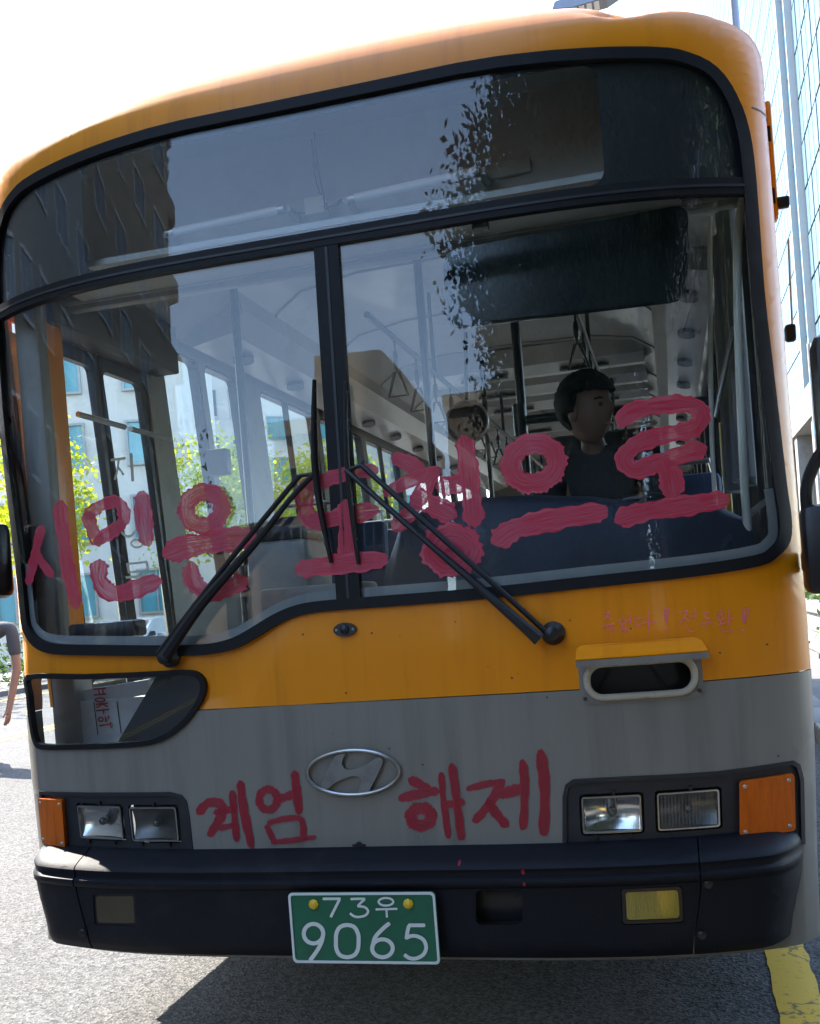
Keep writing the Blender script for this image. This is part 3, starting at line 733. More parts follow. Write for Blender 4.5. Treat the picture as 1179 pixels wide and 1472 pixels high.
# ---- hand-painted writing on glass and panels
def skin_place(fn, lift0):
    return lambda a, b, l: SK.pt(*SK.uv(*fn(a, b)), lift0+l)
Z3 = lambda x, y: (x/2.358, 440+y/2.358)
Z4 = lambda x, y: (400+x/2.83, 440+y/2.83)
Z5 = lambda x, y: (760+x/2.814, 440+y/2.814)
Z6 = lambda x, y: (x/2.574, 900+y/2.574)
Z8 = lambda x, y: (600+x/3.93, 560+y/3.93)
glassw = [
 (Z3, [([(148, 748), (134, 800), (122, 860), (102, 940)], 27), ([(128, 838), (150, 870), (182, 915)], 25), ([(209, 668), (222, 780), (240, 900), (266, 1015)], 42)]),
 (Z3, [([(304, 705), (318, 755), (342, 805)], 42), ([(300, 712), (345, 680), (395, 664), (424, 690), (425, 742)], 38), ([(425, 735), (385, 765), (335, 798)], 40), ([(487, 640), (494, 720), (504, 805)], 52), ([(345, 868), (345, 930), (385, 972), (450, 965), (545, 928)], 54)]),
 (Z3, [(ell(697, 688, 61, 56, 12, 0, -.5), 54, True), ([(572, 842), (640, 815), (760, 795), (862, 785)], 70), ([(652, 878), (660, 930), (705, 968), (770, 960), (832, 928)], 54)]),
 (Z4, [([(125, 735), (260, 690), (400, 668)], 52), ([(122, 715), (112, 780), (125, 850), (165, 885)], 66), ([(140, 878), (260, 858), (400, 828)], 66), ([(282, 800), (282, 900), (284, 1035)], 62), ([(92, 1072), (260, 1050), (438, 1032)], 72)]),
 (Z4, [([(478, 618), (530, 640), (590, 668)], 58), ([(440, 762), (540, 712), (655, 668)], 48), ([(640, 672), (590, 760), (540, 840), (480, 905)], 58), ([(560, 775), (640, 815), (712, 850)], 78), ([(662, 738), (700, 732), (750, 722)], 72), ([(762, 545), (776, 650), (788, 760), (802, 882)], 74), (ell(710, 992, 66, 52, 10), 108, True)]),
 (Z8, [(ell(660, 420, 132, 112, 14, 0, -.28), 104, True), ([(452, 862), (560, 788), (760, 738), (1052, 692)], 112)]),
 (Z5, [([(365, 474), (430, 425), (550, 402), (660, 404), (700, 450), (660, 500), (560, 522), (440, 560), (388, 620), (430, 665), (540, 628), (708, 576)], 66), ([(552, 640), (575, 690), (585, 765)], 88), ([(362, 862), (480, 832), (640, 808), (798, 782)], 72)]),
]
for fn, ls in glassw: strokes('painted_letter', [(s_[0], s_[1]*1.10)+tuple(s_[2:]) for s_ in ls], skin_place(fn, .011), M['redpaint'], bus)
bodyw = [
 (Z6, [([(735, 692), (770, 655), (820, 660), (818, 705), (775, 775)], 34), ([(795, 690), (830, 684), (872, 676)], 24), ([(812, 748), (840, 742), (872, 736)], 22), ([(860, 612), (868, 700), (877, 792)], 25), ([(890, 575), (903, 680), (932, 815)], 32)]),
 (Z7, [(ell(15, 642, 33, 38, 10), 30, True), ([(55, 638), (85, 630), (120, 618)], 32), ([(113, 540), (120, 610), (130, 692)], 32), ([(8, 738), (22, 765), (40, 798)], 22), ([(15, 728), (80, 712), (138, 716), (146, 788)], 22), ([(30, 798), (100, 792), (188, 780)], 20)]),
 (Z7, [([(538, 566), (565, 580), (610, 604)], 36), ([(502, 637), (570, 622), (642, 608)], 36), (ell(580, 705, 38, 33, 10), 44, True), ([(655, 545), (664, 650), (682, 782)], 24), ([(662, 664), (700, 656), (738, 650)], 28), ([(694, 512), (712, 640), (730, 786)], 30)]),
 (Z7, [([(752, 602), (820, 585), (888, 574)], 26), ([(882, 574), (835, 655), (778, 722)], 34), ([(826, 650), (860, 695), (898, 738)], 36), ([(872, 624), (915, 610), (962, 598)], 40), ([(956, 498), (964, 600), (958, 748)], 32), ([(1022, 462), (1038, 600), (1034, 766)], 40)]),
]
for fn, ls in bodyw: strokes('painted_letter', ls, skin_place(fn, .0012), M['redbody'], bus)
ZP = lambda x, y: (860+x/5.126, 860+y/5.125)
pen = [
 [[(45, 108), (70, 104), (86, 102)], [(82, 104), (66, 130), (42, 156)], [(64, 132), (80, 142), (98, 160)], [(22, 208), (60, 196), (118, 188)], [(70, 196), (70, 206), (72, 216)], [(62, 232), (90, 222), (112, 216), (108, 240), (102, 262)]],
 [ell(180, 170, 22, 20, 10), [(206, 168), (222, 164), (238, 160)], [(236, 105), (238, 150), (236, 185)], [(176, 200), (172, 222), (160, 240)], [(176, 216), (188, 228), (196, 244)], [(206, 205), (206, 225), (200, 244)], [(206, 222), (216, 236), (224, 254)]],
 [[(332, 140), (300, 146), (278, 152), (274, 178), (290, 196), (330, 184), (355, 178)], [(370, 100), (372, 180), (370, 250)], [(374, 186), (400, 182), (428, 176)]],
 [[(480, 82), (490, 130), (498, 180)], [(478, 84), (500, 78), (522, 80), (514, 120), (502, 182)], [(500, 90), (500, 130), (500, 170)], [(518, 215), (508, 226), (504, 240)], [(484, 230), (490, 232), (494, 236)]],
 [[(600, 100), (630, 96), (660, 90)], [(656, 94), (630, 150), (596, 196)], [(634, 142), (650, 154), (666, 168)], [(672, 134), (695, 130), (716, 128)], [(714, 70), (716, 120), (716, 160)], [(650, 200), (660, 226), (682, 244), (708, 240)]],
 [[(816, 100), (786, 108), (782, 132), (800, 146), (826, 142)], [(738, 190), (790, 182), (842, 176)], [(792, 184), (798, 205), (802, 226)]],
 [[(896, 86), (906, 90), (914, 96)], [(870, 116), (900, 112), (930, 106)], ell(902, 144, 20, 18, 10), [(900, 164), (902, 176), (904, 186)], [(884, 194), (910, 188), (940, 180)], [(966, 80), (964, 140), (960, 200)], [(964, 148), (980, 150), (998, 146)], [(906, 210), (916, 236), (950, 246), (996, 236)]],
 [[(1066, 82), (1064, 130), (1074, 184)], [(1066, 84), (1088, 78), (1110, 82), (1100, 130), (1078, 186)], [(1086, 92), (1080, 130), (1076, 170)], ell(1062, 236, 8, 7, 8)],
]
for g in pen: strokes('pen_letter', [(p, 7.5, len(p) >= 8 and abs(p[0][0]-p[-1][0]) < 40 and len(p) in (8, 10)) for p in g], skin_place(ZP, .0012), M['pinkpen'], bus)
for q, sz in (((661, 1240), .006), ((752, 1253), .008), ((754, 1271), .006)):
    c = SB.uv(*q); prism('paint_fleck', [(c[0]+x, c[1]+z) for x, z in ell(0, 0, sz*.7, sz, 8)], .001, lambda a, b, t: SB.pt(a, b, .0008+t), M['redbody'], bus)

rc = random.Random(9)
for i in range(22):
    q = (rc.uniform(420, 1120), rc.uniform(890, 1100)); c = SK.uv(*q); s_ = rc.uniform(.0012, .0035)
    prism('paint_chip', [(c[0]+x*rc.uniform(.6, 1.4), c[1]+z*rc.uniform(.6, 1.4)) for x, z in ell(0, 0, s_, s_, 7)], .0004, lambda a, b, t: SK.pt(a, b, .0006+t), M['dark_trim'], bus)

# ------------------------------------------------------------------ bus body behind the nose
BL = 10.4                                   # rear of the bus
HW = 1.300
def side_to3(sx, x):
    return lambda a, b, t: Vector((sx*(x-t)*(lshear(b) if sx < 0 else 1), a, b))
def wall(sx, wins, doors, y0):
    holes = [rrect(a, z0, b, z1, .05) for a, b, z0, z1 in wins]+[rrect(a, z0, b, z1, .03) for a, b, z0, z1 in doors]
    top = 2.86
    upz = WG
    lows = [d for d in doors]
    nm = 'side_wall'
    # outer skin: grey skirt and orange upper part, cut at the colour line; doors reach the skirt edge so they notch it
    ys = [y0]+sorted(sum([[d[0], d[1]] for d in doors], []))+[BL]
    outer = [(y0, .34)]
    for d in doors: outer += [(d[0], .34), (d[0], d[3]), (d[1], d[3]), (d[1], .34)]
    outer += [(BL, .34), (BL, top), (y0, top)]
    hz = [rrect(a, z0, b, z1, .05) for a, b, z0, z1 in wins]
    lowp = clip(outer, 1, WG-.0015, False); upp = clip(outer, 1, WG+.0015, True)
    # a clipped outline with doors falls into separate pieces, so build each stretch between the doors
    xs = [y0]; parts = []
    cur = y0
    for d in sorted(doors): parts.append((cur, d[0])); cur = d[1]
    parts.append((cur, BL))
    for a, b in parts:
        if b-a < .02: continue
        prism('skirt_panel', [(a, .34), (b, .34), (b, WG-.0015), (a, WG-.0015)], .012, side_to3(sx, HW-.012), M['grey'], bus)
    prism(nm, [(y0, WG+.0015)]+sum([[(d[0], WG+.0015), (d[0], d[3]), (d[1], d[3]), (d[1], WG+.0015)] for d in sorted(doors)], [])+[(BL, WG+.0015), (BL, top), (y0, top)], .012, side_to3(sx, HW), M['orange'], bus, holes=hz)
    prism('side_lining', [(y0+.02, .84)]+sum([[(d[0], .84), (d[0], d[3]), (d[1], d[3]), (d[1], .84)] for d in sorted(doors)], [])+[(BL-.02, .84), (BL-.02, 2.80), (y0+.02, 2.80)], .012, side_to3(sx, HW-.045), M['lining'], bus, holes=hz)
    for a, b, z0, z1 in wins:
        fr = prism('side_window', inset(rrect(a, z0, b, z1, .05), -.012), .05, side_to3(sx, HW-.003), M['black'], bus, holes=[inset(rrect(a, z0, b, z1, .05), .012)])
        prism('side_pane', inset(rrect(a, z0, b, z1, .05), .005), .005, side_to3(sx, HW-.022), M['sideglass'], fr)
        if b-a > .8:
            prism('sliding_bar', [((a+b)/2-.012, z0+.01), ((a+b)/2+.012, z0+.01), ((a+b)/2+.012, z1-.01), ((a+b)/2-.012, z1-.01)], .03, side_to3(sx, HW-.012), M['black'], fr)
WZ0, WZ1 = 1.50, 2.67
wl = [(1.52, 1.93, WZ0, WZ1), (1.99, 2.42, WZ0, WZ1), (2.74, 3.70, WZ0, WZ1), (3.80, 4.80, WZ0, WZ1), (4.90, 5.90, WZ0, WZ1), (7.30, 8.30, WZ0, WZ1), (8.40, 9.6, WZ0, WZ1)]
wall(-1, wl, [(.40, 1.36, .40, 2.52), (6.05, 7.15, .40, 2.52)], .385)
wr = [(.55, 1.45, 1.38, WZ1), (1.60, 2.70, WZ0, WZ1), (2.80, 3.9, WZ0, WZ1), (4.0, 5.1, WZ0, WZ1), (5.2, 6.3, WZ0, WZ1), (6.4, 7.5, WZ0, WZ1), (7.6, 8.7, WZ0, WZ1), (8.8, 9.8, WZ0, WZ1)]
wall(1, wr, [], .385)
# roof shell swept back from the nose
prof = []
n_ = 22
for i in range(n_+1):
    a = PI/2*i/n_; rr = SK.Rc+.085*PI/2+(.25-.085)*PI/2*math.sin(a)**2
    p = SK.pt(SK.hwc-SK.Rc+rr*math.cos(a), SK.zc-SK.Rc+rr*math.sin(a)); prof.append((p.x, p.z))
prof = [(prof[0][0], 2.80)]+prof+[(.4, prof[-1][1]+.04), (0, prof[-1][1]+.052)]
prof = prof+[(-x*(lshear(z) if x > .3 else 1), z+.027*min(1.3, x)**2*smooth(2.94, 3.2, z)) for x, z in reversed(prof[:-1])]
bm = bmesh.new(); rows = []
for y_ in (.50, 1.2, 2.5, 4, 6, 8, BL):
    rows.append([bm.verts.new((x*.999, y_, z-.002)) for x, z in prof])
for a, b in zip(rows, rows[1:]):
    for i in range(len(prof)-1): bm.faces.new((a[i], a[i+1], b[i+1], b[i]))
bobj('roof', bm, M['orange'], bus, sm=50)
# ceiling lining: flat middle, coves down to the window heads
cp = [(1.255, 2.70), (1.20, 2.74), (1.05, 2.80), (.92, 2.92), (.80, 3.00), (.5, 3.05), (0, 3.06)]
cp = cp+[(-x, z) for x, z in reversed(cp[:-1])]
bm = bmesh.new(); rows = []
for i in range(20):
    y_ = .56+(BL-.62)*i/19; rows.append([bm.verts.new((x, y_, z)) for x, z in cp])
for a, b in zip(rows, rows[1:]):
    for i in range(len(cp)-1): bm.faces.new((a[i], a[i+1], b[i+1], b[i]))
ceil = bobj('ceiling', bm, M['ceil'], bus, sm=25)
for y_ in (1.1, 2.1, 3.1, 4.1, 5.1, 6.1, 7.1, 8.1, 9.1):
    tube('ceiling_seam', [(x*.998, y_, z-.004) for x, z in cp], .006, M['lining'], ceil, seg=6)
for y_, w_ in ((2.9, .70), (6.4, .70)):
    hx = .18
    h = prism('roof_hatch', rrect(hx-.30, y_-.32, hx+.30, y_+.32, .05), .03, lambda a, b, t: Vector((a, b, 3.045-t-.012)), M['dark_trim'], ceil)
    prism('hatch_panel', rrect(hx-.25, y_-.27, hx+.25, y_+.27, .04), .012, lambda a, b, t: Vector((a, b, 3.00-t)), M['seat'] if False else M['bezel'], h)
# ribbed blower housings across the rear ceiling
for k_, y_ in enumerate((4.2, 4.9, 5.6, 6.9, 7.6, 8.3)):
    pr = [(0, 3.05), (.05, 2.93), (.20, 2.89), (.38, 2.91), (.44, 3.05)]
    bm = bmesh.new(); A_ = [bm.verts.new((-.78, y_+a, b)) for a, b in pr]; B_ = [bm.verts.new((.86, y_+a, b)) for a, b in pr]
    for i in range(len(pr)-1): bm.faces.new((A_[i], A_[i+1], B_[i+1], B_[i]))
    bm.faces.new(A_); bm.faces.new(B_[::-1])
    d = bobj('blower_housing', bm, M['ceil'], bus)
    for x_ in (-.25, .45): prism('blower_slot', rrect(x_-.17, y_+.11, x_+.17, y_+.17, .028), .012, lambda a, b, t: Vector((a, b, 2.896-t)), M['dark_trim'], d)
# overhead ducts with oval air vents
for sx in (-1, 1):
    pr = [(1.27, 2.70), (1.20, 2.66), (1.00, 2.70), (.93, 2.80), (.95, 2.90)]
    bm = bmesh.new(); A_ = [bm.verts.new((sx*a, 1.62, b)) for a, b in pr]; B_ = [bm.verts.new((sx*a, BL-.3, b)) for a, b in pr]
    for i in range(len(pr)-1): bm.faces.new((A_[i], A_[i+1], B_[i+1], B_[i]))
    bm.faces.new(A_)
    du = bobj('air_duct', bm, M['ceil'], bus)
    for y_ in (2.0, 2.75, 3.5, 4.25, 5.0, 5.75, 6.5, 7.25):
        rt = Matrix.Rotation(sx*.2, 3, 'Y')
        prism('air_vent', ell(0, 0, .045, .085, 16), .02, lambda a, b, t, y_=y_, sx=sx: Vector((sx*1.10+sx*a, y_+b, 2.676-.2*a-t)), M['dark_trim'], du, sm=40)
# floor, rear wall
box('cabin_floor', (0, BL/2+.55, .82), (2.54, BL-1.15, .04), M['floor'], bus)
rear = prism('rear_wall', [(-HW+.02, .4), (HW-.02, .4), (HW-.02, 2.86), (1.1, 3.15), (-1.1, 3.15), (-HW+.02, 2.86)], .05, lambda a, b, t: Vector((a, BL-.02+t, b)), M['lining'], bus, holes=[rrect(-1.0, 1.65, 1.0, 2.6, .1)])
prism('rear_pane', rrect(-1.02, 1.63, 1.02, 2.62, .1), .005, lambda a, b, t: Vector((a, BL+.01+t, b)), M['sideglass'], rear)
# folded entrance door, kerb side, seen through the windscreen
box('lower_post', (-1.25, .455, .88), (.10, .13, .80), M['lining'], bus, bev=.012)
box('door_post', (-1.262, .455, 1.93), (.10, .13, 1.28), M['orange'], bus, bev=.012)['label'] = 'orange door post inside the entrance'
box('corner_lining', (-1.225, .335, 1.95), (.10, .07, 1.30), M['lining'], bus, bev=.02)
box('door_header', (-1.24, .92, 2.60), (.12, 1.0, .22), M['dark_trim'], bus, bev=.01)
for y0, y1 in ((.56, .945), (.955, 1.345)):
    d = prism('entrance_door', [(y0, .42), (y1, .42), (y1, 2.50), (y0, 2.50)], .03, side_to3(-1, HW-.02), M['black'], bus, holes=[rrect(y0+.035, 1.22, y1-.035, 2.44, .03), rrect(y0+.035, .50, y1-.035, 1.16, .03)])
    prism('door_pane', [(y0+.03, 1.21), (y1-.03, 1.21), (y1-.03, 2.45), (y0+.03, 2.45)], .005, side_to3(-1, HW-.032), M['sideglass'], d)
    prism('door_pane', [(y0+.03, .49), (y1-.03, .49), (y1-.03, 1.17), (y0+.03, 1.17)], .005, side_to3(-1, HW-.032), M['sideglass'], d)
    tube('door_rail', [(-HW+.09, y0+.02, 2.18), (-HW+.09, y1-.02, 2.18)], .012, M['steel'], d, seg=8)
    # sliding-door notice on the panes, seen from inside
ZD = lambda x, y: (x/3.2, 500+y/3.2)
def place_door(a, b, lift):
    p = onP(*ZD(a, b), 0, -HW+.054); p.x += lift; return p
M['lettering'] = mat('white_lettering', (.62, .64, .62), rough=.6, var=.1)
poly_strokes('door_letter', [([(512, 516), (545, 512), (575, 508)], 12), ([(546, 514), (540, 560), (528, 606)], 10), ([(544, 552), (556, 566), (568, 584)], 10), ([(602, 488), (606, 550), (610, 612)], 13)], place_door, M['lettering'], bus, 10)
poly_strokes('door_letter', [([(560, 848), (580, 866), (604, 864), (618, 846)], 12), (ell(630, 900, 26, 18, 10), 9, True)], place_door, M['lettering'], bus, 10)
poly_strokes('door_letter', [([(586, 992), (590, 1012), (594, 1034)], 12), ([(586, 994), (630, 990), (676, 984)], 10), ([(674, 984), (678, 1004), (680, 1024)], 12), ([(594, 1032), (640, 1028), (680, 1022)], 10), ([(578, 1056), (630, 1052), (690, 1042)], 11), ([(626, 1056), (628, 1070), (632, 1084)], 10)], place_door, M['lettering'], bus, 10)
# sign compartment behind the upper pane
box('sign_box_back', (-.03, .52, 2.80), (2.15, .02, .46), M['white_panel'], bus)
box('sign_box_floor', (-.03, .35, 2.585), (2.15, .34, .02), M['white_panel'], bus)
box('sign_box_roof', (-.03, .40, 3.04), (2.15, .26, .02), M['white_panel'], bus)
for x_ in (-1.06, .86): box('sign_box_end', (x_, .38, 2.81), (.02, .27, .44), M['white_panel'], bus)
SGY = .40
for a, b in (((246, 335), (405, 301)), ((506, 286), (684, 247))):
    p, q = onP(*a, 1, SGY), onP(*b, 1, SGY)
    t = tube('sign_tube', [p, q], .0155, M['tube'], bus, seg=14)
    for c, dd in ((p, (q-p).normalized()), (q, (p-q).normalized())):
        tube('tube_cap', [c-dd*.012, c+dd*.012], .018, M['steel'], t, seg=14)
        tube('tube_holder', [c-dd*.02+Vector((0, .10, 0)), c-dd*.02], .014, M['white_panel'], t, seg=8)
p = onP(720, 245, 1, .50); box('ballast', p, (.20, .02, .05), M['white_panel'], bus, rot=Matrix.Rotation(-.02, 3, 'Y'), bev=.004)
p = onP(455, 298, 1, .44); jb = box('junction_box', p, (.07, .05, .06), M['cream'], bus, bev=.004)
for k_, pts in enumerate(([(452, 190), (457, 240), (466, 290), (462, 305)], [(448, 200), (455, 262), (470, 296), (490, 288), (504, 280)], [(405, 300), (425, 306), (455, 304), (480, 296), (506, 284)])):
    tube('sign_wire', catmull([onP(*q, 1, .42+.01*k_) for q in pts], 5), .0032, M['rubber'], jb, seg=6)
box('header_panel', (0, .54, 2.60), (2.50, .05, .10), M['lining'], bus, bev=.01)
box('header_bead', (0, .508, 2.575), (2.5, .012, .012), M['ceil'], bus)
# smoked sun visor
SVY = .34
sv = [onP(*q, 1, SVY) for q in ((636, 362), (990, 292), (988, 432), (642, 474))]
vis = prism('sun_visor', rquad([(p.x, p.z) for p in sv], .05), .008, lambda a, b, t: Vector((a, SVY+t, b)), M['visor'], bus)
for u_ in (690, 930):
    p = onP(u_, 330, 1, SVY+.01); box('visor_bracket', (p.x, SVY+.03, p.z+.03), (.05, .05, .05), M['black'], vis)
sv2 = [onP(*q, 1, SVY-.012) for q in ((694, 352), (984, 296), (982, 430), (698, 462))]
prism('visor_leaf', rquad([(p.x, p.z) for p in sv2], .03), .006, lambda a, b, t: Vector((a, SVY-.012+t, b)), M['visor'], vis)
# poles and rails
def pole(u, va, vb, y, r, top=3.0, bot=.86, nm='grab_pole'):
    a, b = onP(u, va, 1, y), None
    x = a.x; return tube(nm, [(x, y, bot), (x, y, top)], r, M['pole'], bus, seg=12)
pole(608, 480, 0, 1.32, .018)
pole(350, 600, 0, 1.42, .019, top=2.99)
pole(745, 520, 0, 1.50, .021, top=2.99)
pole(700, 620, 0, 4.2, .018)
pB = onP(748, 605, 1, 1.50)
tube('partition_rail', [(pB.x-.01, 1.5, pB.z), (1.26, 1.5, pB.z-.01)], .021, M['pole'], bus, seg=12)
tube('partition_elbow', [(pB.x, 1.5, pB.z-.07), (pB.x, 1.5, pB.z+.07)], .032, M['pole'], bus, seg=12)
prism('driver_partition', rrect(pB.x+.02, .85, 1.25, 1.62, .03), .02, lambda a, b, t: Vector((a, 1.5+t, b)), M['dark_trim'], bus)
tube('door_rail_post', [(-.62, .66, .6), (-.62, .66, 1.55), (-.62, .72, 1.62), (-.62, 1.40, 1.62)], .018, M['pole'], bus, seg=10)
def strap(x, y, z):
    s = tube('grab_strap', [(x, y, z+.02), (x, y, z-.16)], .0065, M['black'], bus, seg=6)
    lathe('strap_slider', [(.010, 0), (.014, .02), (.014, .06), (.010, .08)], (x, y, z-.14), M['black'], s, seg=8)
    tr = [(x-.010, y, z-.16), (x-.045, y, z-.27), (x+.045, y, z-.27), (x+.010, y, z-.16)]
    tube('strap_handle', tr, .0085, M['black'], s, seg=6, closed=True)
    return s
for rx, rz in ((-.24, 2.60), (.60, 2.62)):
    tube('strap_rail', [(rx, 1.30, rz), (rx, 9.6, rz)], .015, M['pole'], bus, seg=10)
    for y_ in (2.6, 5.0, 7.4):
        tube('rail_bracket', [(rx, y_, rz), (rx, y_, 3.04)], .011, M['pole'], bus, seg=8)
    for i in range(16):
        strap(rx, 1.75+i*.42, rz)
# round mirror over the aisle
pm = onP(672, 607, 1, 2.1); pm.y = 2.1
rm = lathe('aisle_mirror', [(.098, 0), (.108, .004), (.108, .014), (.09, .024), (.04, .032)], pm, M['black'], bus, axis='Y', seg=28, rot=Matrix.Rotation(PI, 3, 'Z') @ Matrix.Rotation(.1, 3, 'X'))
lathe('mirror_face', [(.094, 0), (.07, .009), (.04, .014), (.01, .016)], pm+Vector((0, -.004, 0)), M['black'], rm, axis='Y', seg=28)
tube('mirror_rim', [pm+Vector((.104*math.cos(2*PI*i/32), -.012, .104*math.sin(2*PI*i/32))) for i in range(32)], .006, M['steel'], rm, seg=8, closed=True)
tube('mirror_bracket', [pm+Vector((.0, .02, .05)), pm+Vector((.02, .03, .45))], .012, M['pole'], rm, seg=8)
# dashboard: a moulded cowl
bm = bmesh.new()
top_px = [(556, 800), (572, 752), (612, 724), (680, 711), (760, 707), (850, 709), (905, 716), (960, 712), (1030, 720), (1080, 745)]
DY = .42
tp = [onP(*q, 1, DY) for q in top_px]
bt0 = 1.05
front_r = [bm.verts.new((p.x, .30+.10*abs(p.x-.5), p.z-.16)) for p in tp]
top_r = [bm.verts.new((p.x, DY, p.z)) for p in tp]
back_r = [bm.verts.new((p.x, .78, p.z-.06)) for p in tp]
low_r = [bm.verts.new((p.x, .80, bt0)) for p in tp]
floor_r = [bm.verts.new((p.x, .26+.10*abs(p.x-.5), bt0)) for p in tp]
for A_, B_ in ((floor_r, front_r), (front_r, top_r), (top_r, back_r), (back_r, low_r)):
    for i in range(len(A_)-1): bm.faces.new((A_[i], A_[i+1], B_[i+1], B_[i]))
for i in (0, -1): bm.faces.new((floor_r[i], front_r[i], top_r[i], back_r[i], low_r[i]))
bmesh.ops.bevel(bm, geom=[e for e in bm.edges if all(v in top_r for v in e.verts)], offset=.05, segments=4, affect='EDGES', profile=.5)
dash = bobj('dashboard', bm, M['navy'], bus, sm=60)
box('dash_shelf', (.45, .24, 1.375), (1.45, .16, .02), M['dark_trim'], bus)
box('engine_cover', (-.18, 1.05, 1.02), (.62, .7, .36), M['lining'], bus, bev=.06)
# fare box beside the door and driver's things
fb = box('fare_box', (-.46, .74, 1.32), (.24, .30, .62), M['lining'], bus, bev=.03)
box('fare_box_top', (-.46, .74, 1.66), (.20, .24, .06), M['dark_trim'], fb, bev=.02)
p = onP(410, 835, 1, .45); tr_ = box('dash_tray', (-.24, .42, 1.40), (.36, .22, .10), M['lining'], bus, bev=.015)
box('card_reader', onP(315, 665, 1, 1.40)+Vector((0, 0, 0)), (.10, .06, .12), M['black'], bus, bev=.01)
p = onP(150, 898, 1, .28); box('door_shelf', (p.x, .30, p.z-.02), (.26, .10, .06), M['black'], bus, bev=.015)
# steering wheel
sc_ = Vector((.86, .66, 1.52)); rt = Matrix.Rotation(math.radians(-32), 3, 'X')
sw = tube('steering_wheel', [sc_+rt @ Vector((.235*math.cos(2*PI*i/32), .235*math.sin(2*PI*i/32), 0)) for i in range(32)], .016, M['black'], bus, seg=10, closed=True)
lathe('wheel_hub', [(.07, -.02), (.075, .01), (.05, .03)], sc_, M['black'], sw, rot=rt, seg=18)
for a in (90, 210, 330):
    aa = math.radians(a); tube('wheel_spoke', [sc_, sc_+rt @ Vector((.232*math.cos(aa), .232*math.sin(aa), 0))], .012, M['black'], sw, seg=8)
tube('steering_column', [sc_, sc_+rt @ Vector((0, 0, -.55))], .04, M['dark_trim'], sw, seg=12)
# driver seat
ds = box('driver_seat', (.70, 1.16, 1.28), (.50, .46, .14), M['dark_trim'], bus, bev=.05)
box('seat_back', (.70, 1.38, 1.66), (.48, .12, .70), M['dark_trim'], ds, rot=Matrix.Rotation(-.12, 3, 'X'), bev=.05)
box('seat_base', (.70, 1.16, 1.03), (.36, .36, .36), M['black'], ds, bev=.02)
# passenger seats
def pseat(x, y):
    s = box('passenger_seat', (x, y, 1.27), (.44, .42, .10), M['seat'], bus, bev=.04)
    box('seat_back', (x, y+.20, 1.58), (.44, .09, .62), M['seat'], s, rot=Matrix.Rotation(-.15, 3, 'X'), bev=.04)
    tube('seat_handle', [(x-.20, y+.26, 1.80), (x-.17, y+.29, 1.95), (x+.17, y+.29, 1.95), (x+.20, y+.26, 1.80)], .014, M['steel'], s, seg=8)
    box('seat_leg', (x, y, 1.03), (.10, .30, .38), M['dark_trim'], s)
for y_ in (2.2, 3.05, 3.9, 4.75, 8.0, 8.8): pseat(-.98, y_)
for y_ in (2.1, 2.95, 3.8, 4.65, 5.5, 6.4, 7.3, 8.2): pseat(.98, y_)
# driver's corner: ivory pipes, pleated curtain
def bar_px(name, pts, y, r, m_, n=6):
    return tube(name, catmull([onP(*q, 1, y) for q in pts], n), r, m_, bus, seg=12)
bar_px('ivory_pipe', [(1070, 276), (1061, 340), (1061, 450), (1066, 600), (1072, 720), (1081, 826)], .42, .0135, M['whitepipe'])
bar_px('ivory_pipe', [(1021, 312), (1021, 420), (1023, 600), (1027, 700), (1034, 800)], .80, .0085, M['whitepipe'])
bar_px('grab_pole', [(1056, 470), (1040, 540), (1028, 600)], .80, .010, M['steel'])
bm = bmesh.new(); n_ = 60; T_, U_ = [], []
for i in range(n_+1):
    t = i/n_; y_ = .80+.62*t; x_ = 1.215+.026*math.sin(t*46)+.008*math.sin(t*13)
    T_.append(bm.verts.new((x_, y_, 2.70))); U_.append(bm.verts.new((x_-.03*math.sin(t*9), y_-.10*(1-t), 1.70)))
for i in range(n_): bm.faces.new((T_[i], T_[i+1], U_[i+1], U_[i]))
cu = bobj('curtain', bm, M['curtain'], bus, sm=80)
tube('curtain_rail', [(1.22, .55, 2.71), (1.22, 1.46, 2.71)], .010, M['steel'], cu, seg=8)
p = onP(1042, 670, 1, 1.7); tube('yellow_pole', [(p.x, 1.62, .86), (p.x, 1.62, 2.02)], .016, M['yellowpost'], bus, seg=10)
box('window_ledge', (1.25, .75, 1.33), (.10, .75, .05), M['bezel'], bus, bev=.01)
tube('ledge_rail', [onP(1050, 760, 1, .75), onP(1112, 712, 1, .50)], .010, M['steel'], bus, seg=8)
bar_px('corner_pillar', [(1086, 300), (1097, 480), (1110, 660), (1122, 790)], .36, .024, M['bezel'])

# outside fittings
# driver-side fitting by the front window, aerial, mirrors
sf = box('side_hinge_cover', (1.342, .62, 2.70), (.024, .07, .38), M['orange'], bus, bev=.012)
box('hinge_bracket', (1.325, .60, 2.78), (.04, .03, .05), M['black'], sf); box('hinge_bracket', (1.325, .60, 2.58), (.04, .03, .05), M['black'], sf)
a = onP(1128, 480, 1, .60); b_ = onP(1124, 345, 1, .60)
ae = tube('aerial', [(a.x+.025, .60, a.z), (b_.x+.02, .60, b_.z)], .0035, M['steel'], bus, seg=6)
box('aerial_base', (a.x+.018, .60, a.z), (.035, .04, .055), M['black'], ae, bev=.01)
box('aerial_clip', onP(1121, 292, 1, .60)+Vector((.01, 0, 0)), (.04, .03, .035), M['black'], ae, bev=.006)
pm1 = onP(1171, 790, 1, .10)
hl_ = box('lower_mirror', (pm1.x+.075, .10, pm1.z), (.21, .12, .245), M['black'], bus, bev=.022)
tube('mirror_arm', catmull([(pm1.x-.01, .10, pm1.z+.10), (pm1.x-.005, .09, pm1.z+.19), (pm1.x+.05, .06, pm1.z+.28), (pm1.x+.16, .04, pm1.z+.33)], 6), .018, M['black'], hl_, seg=10)
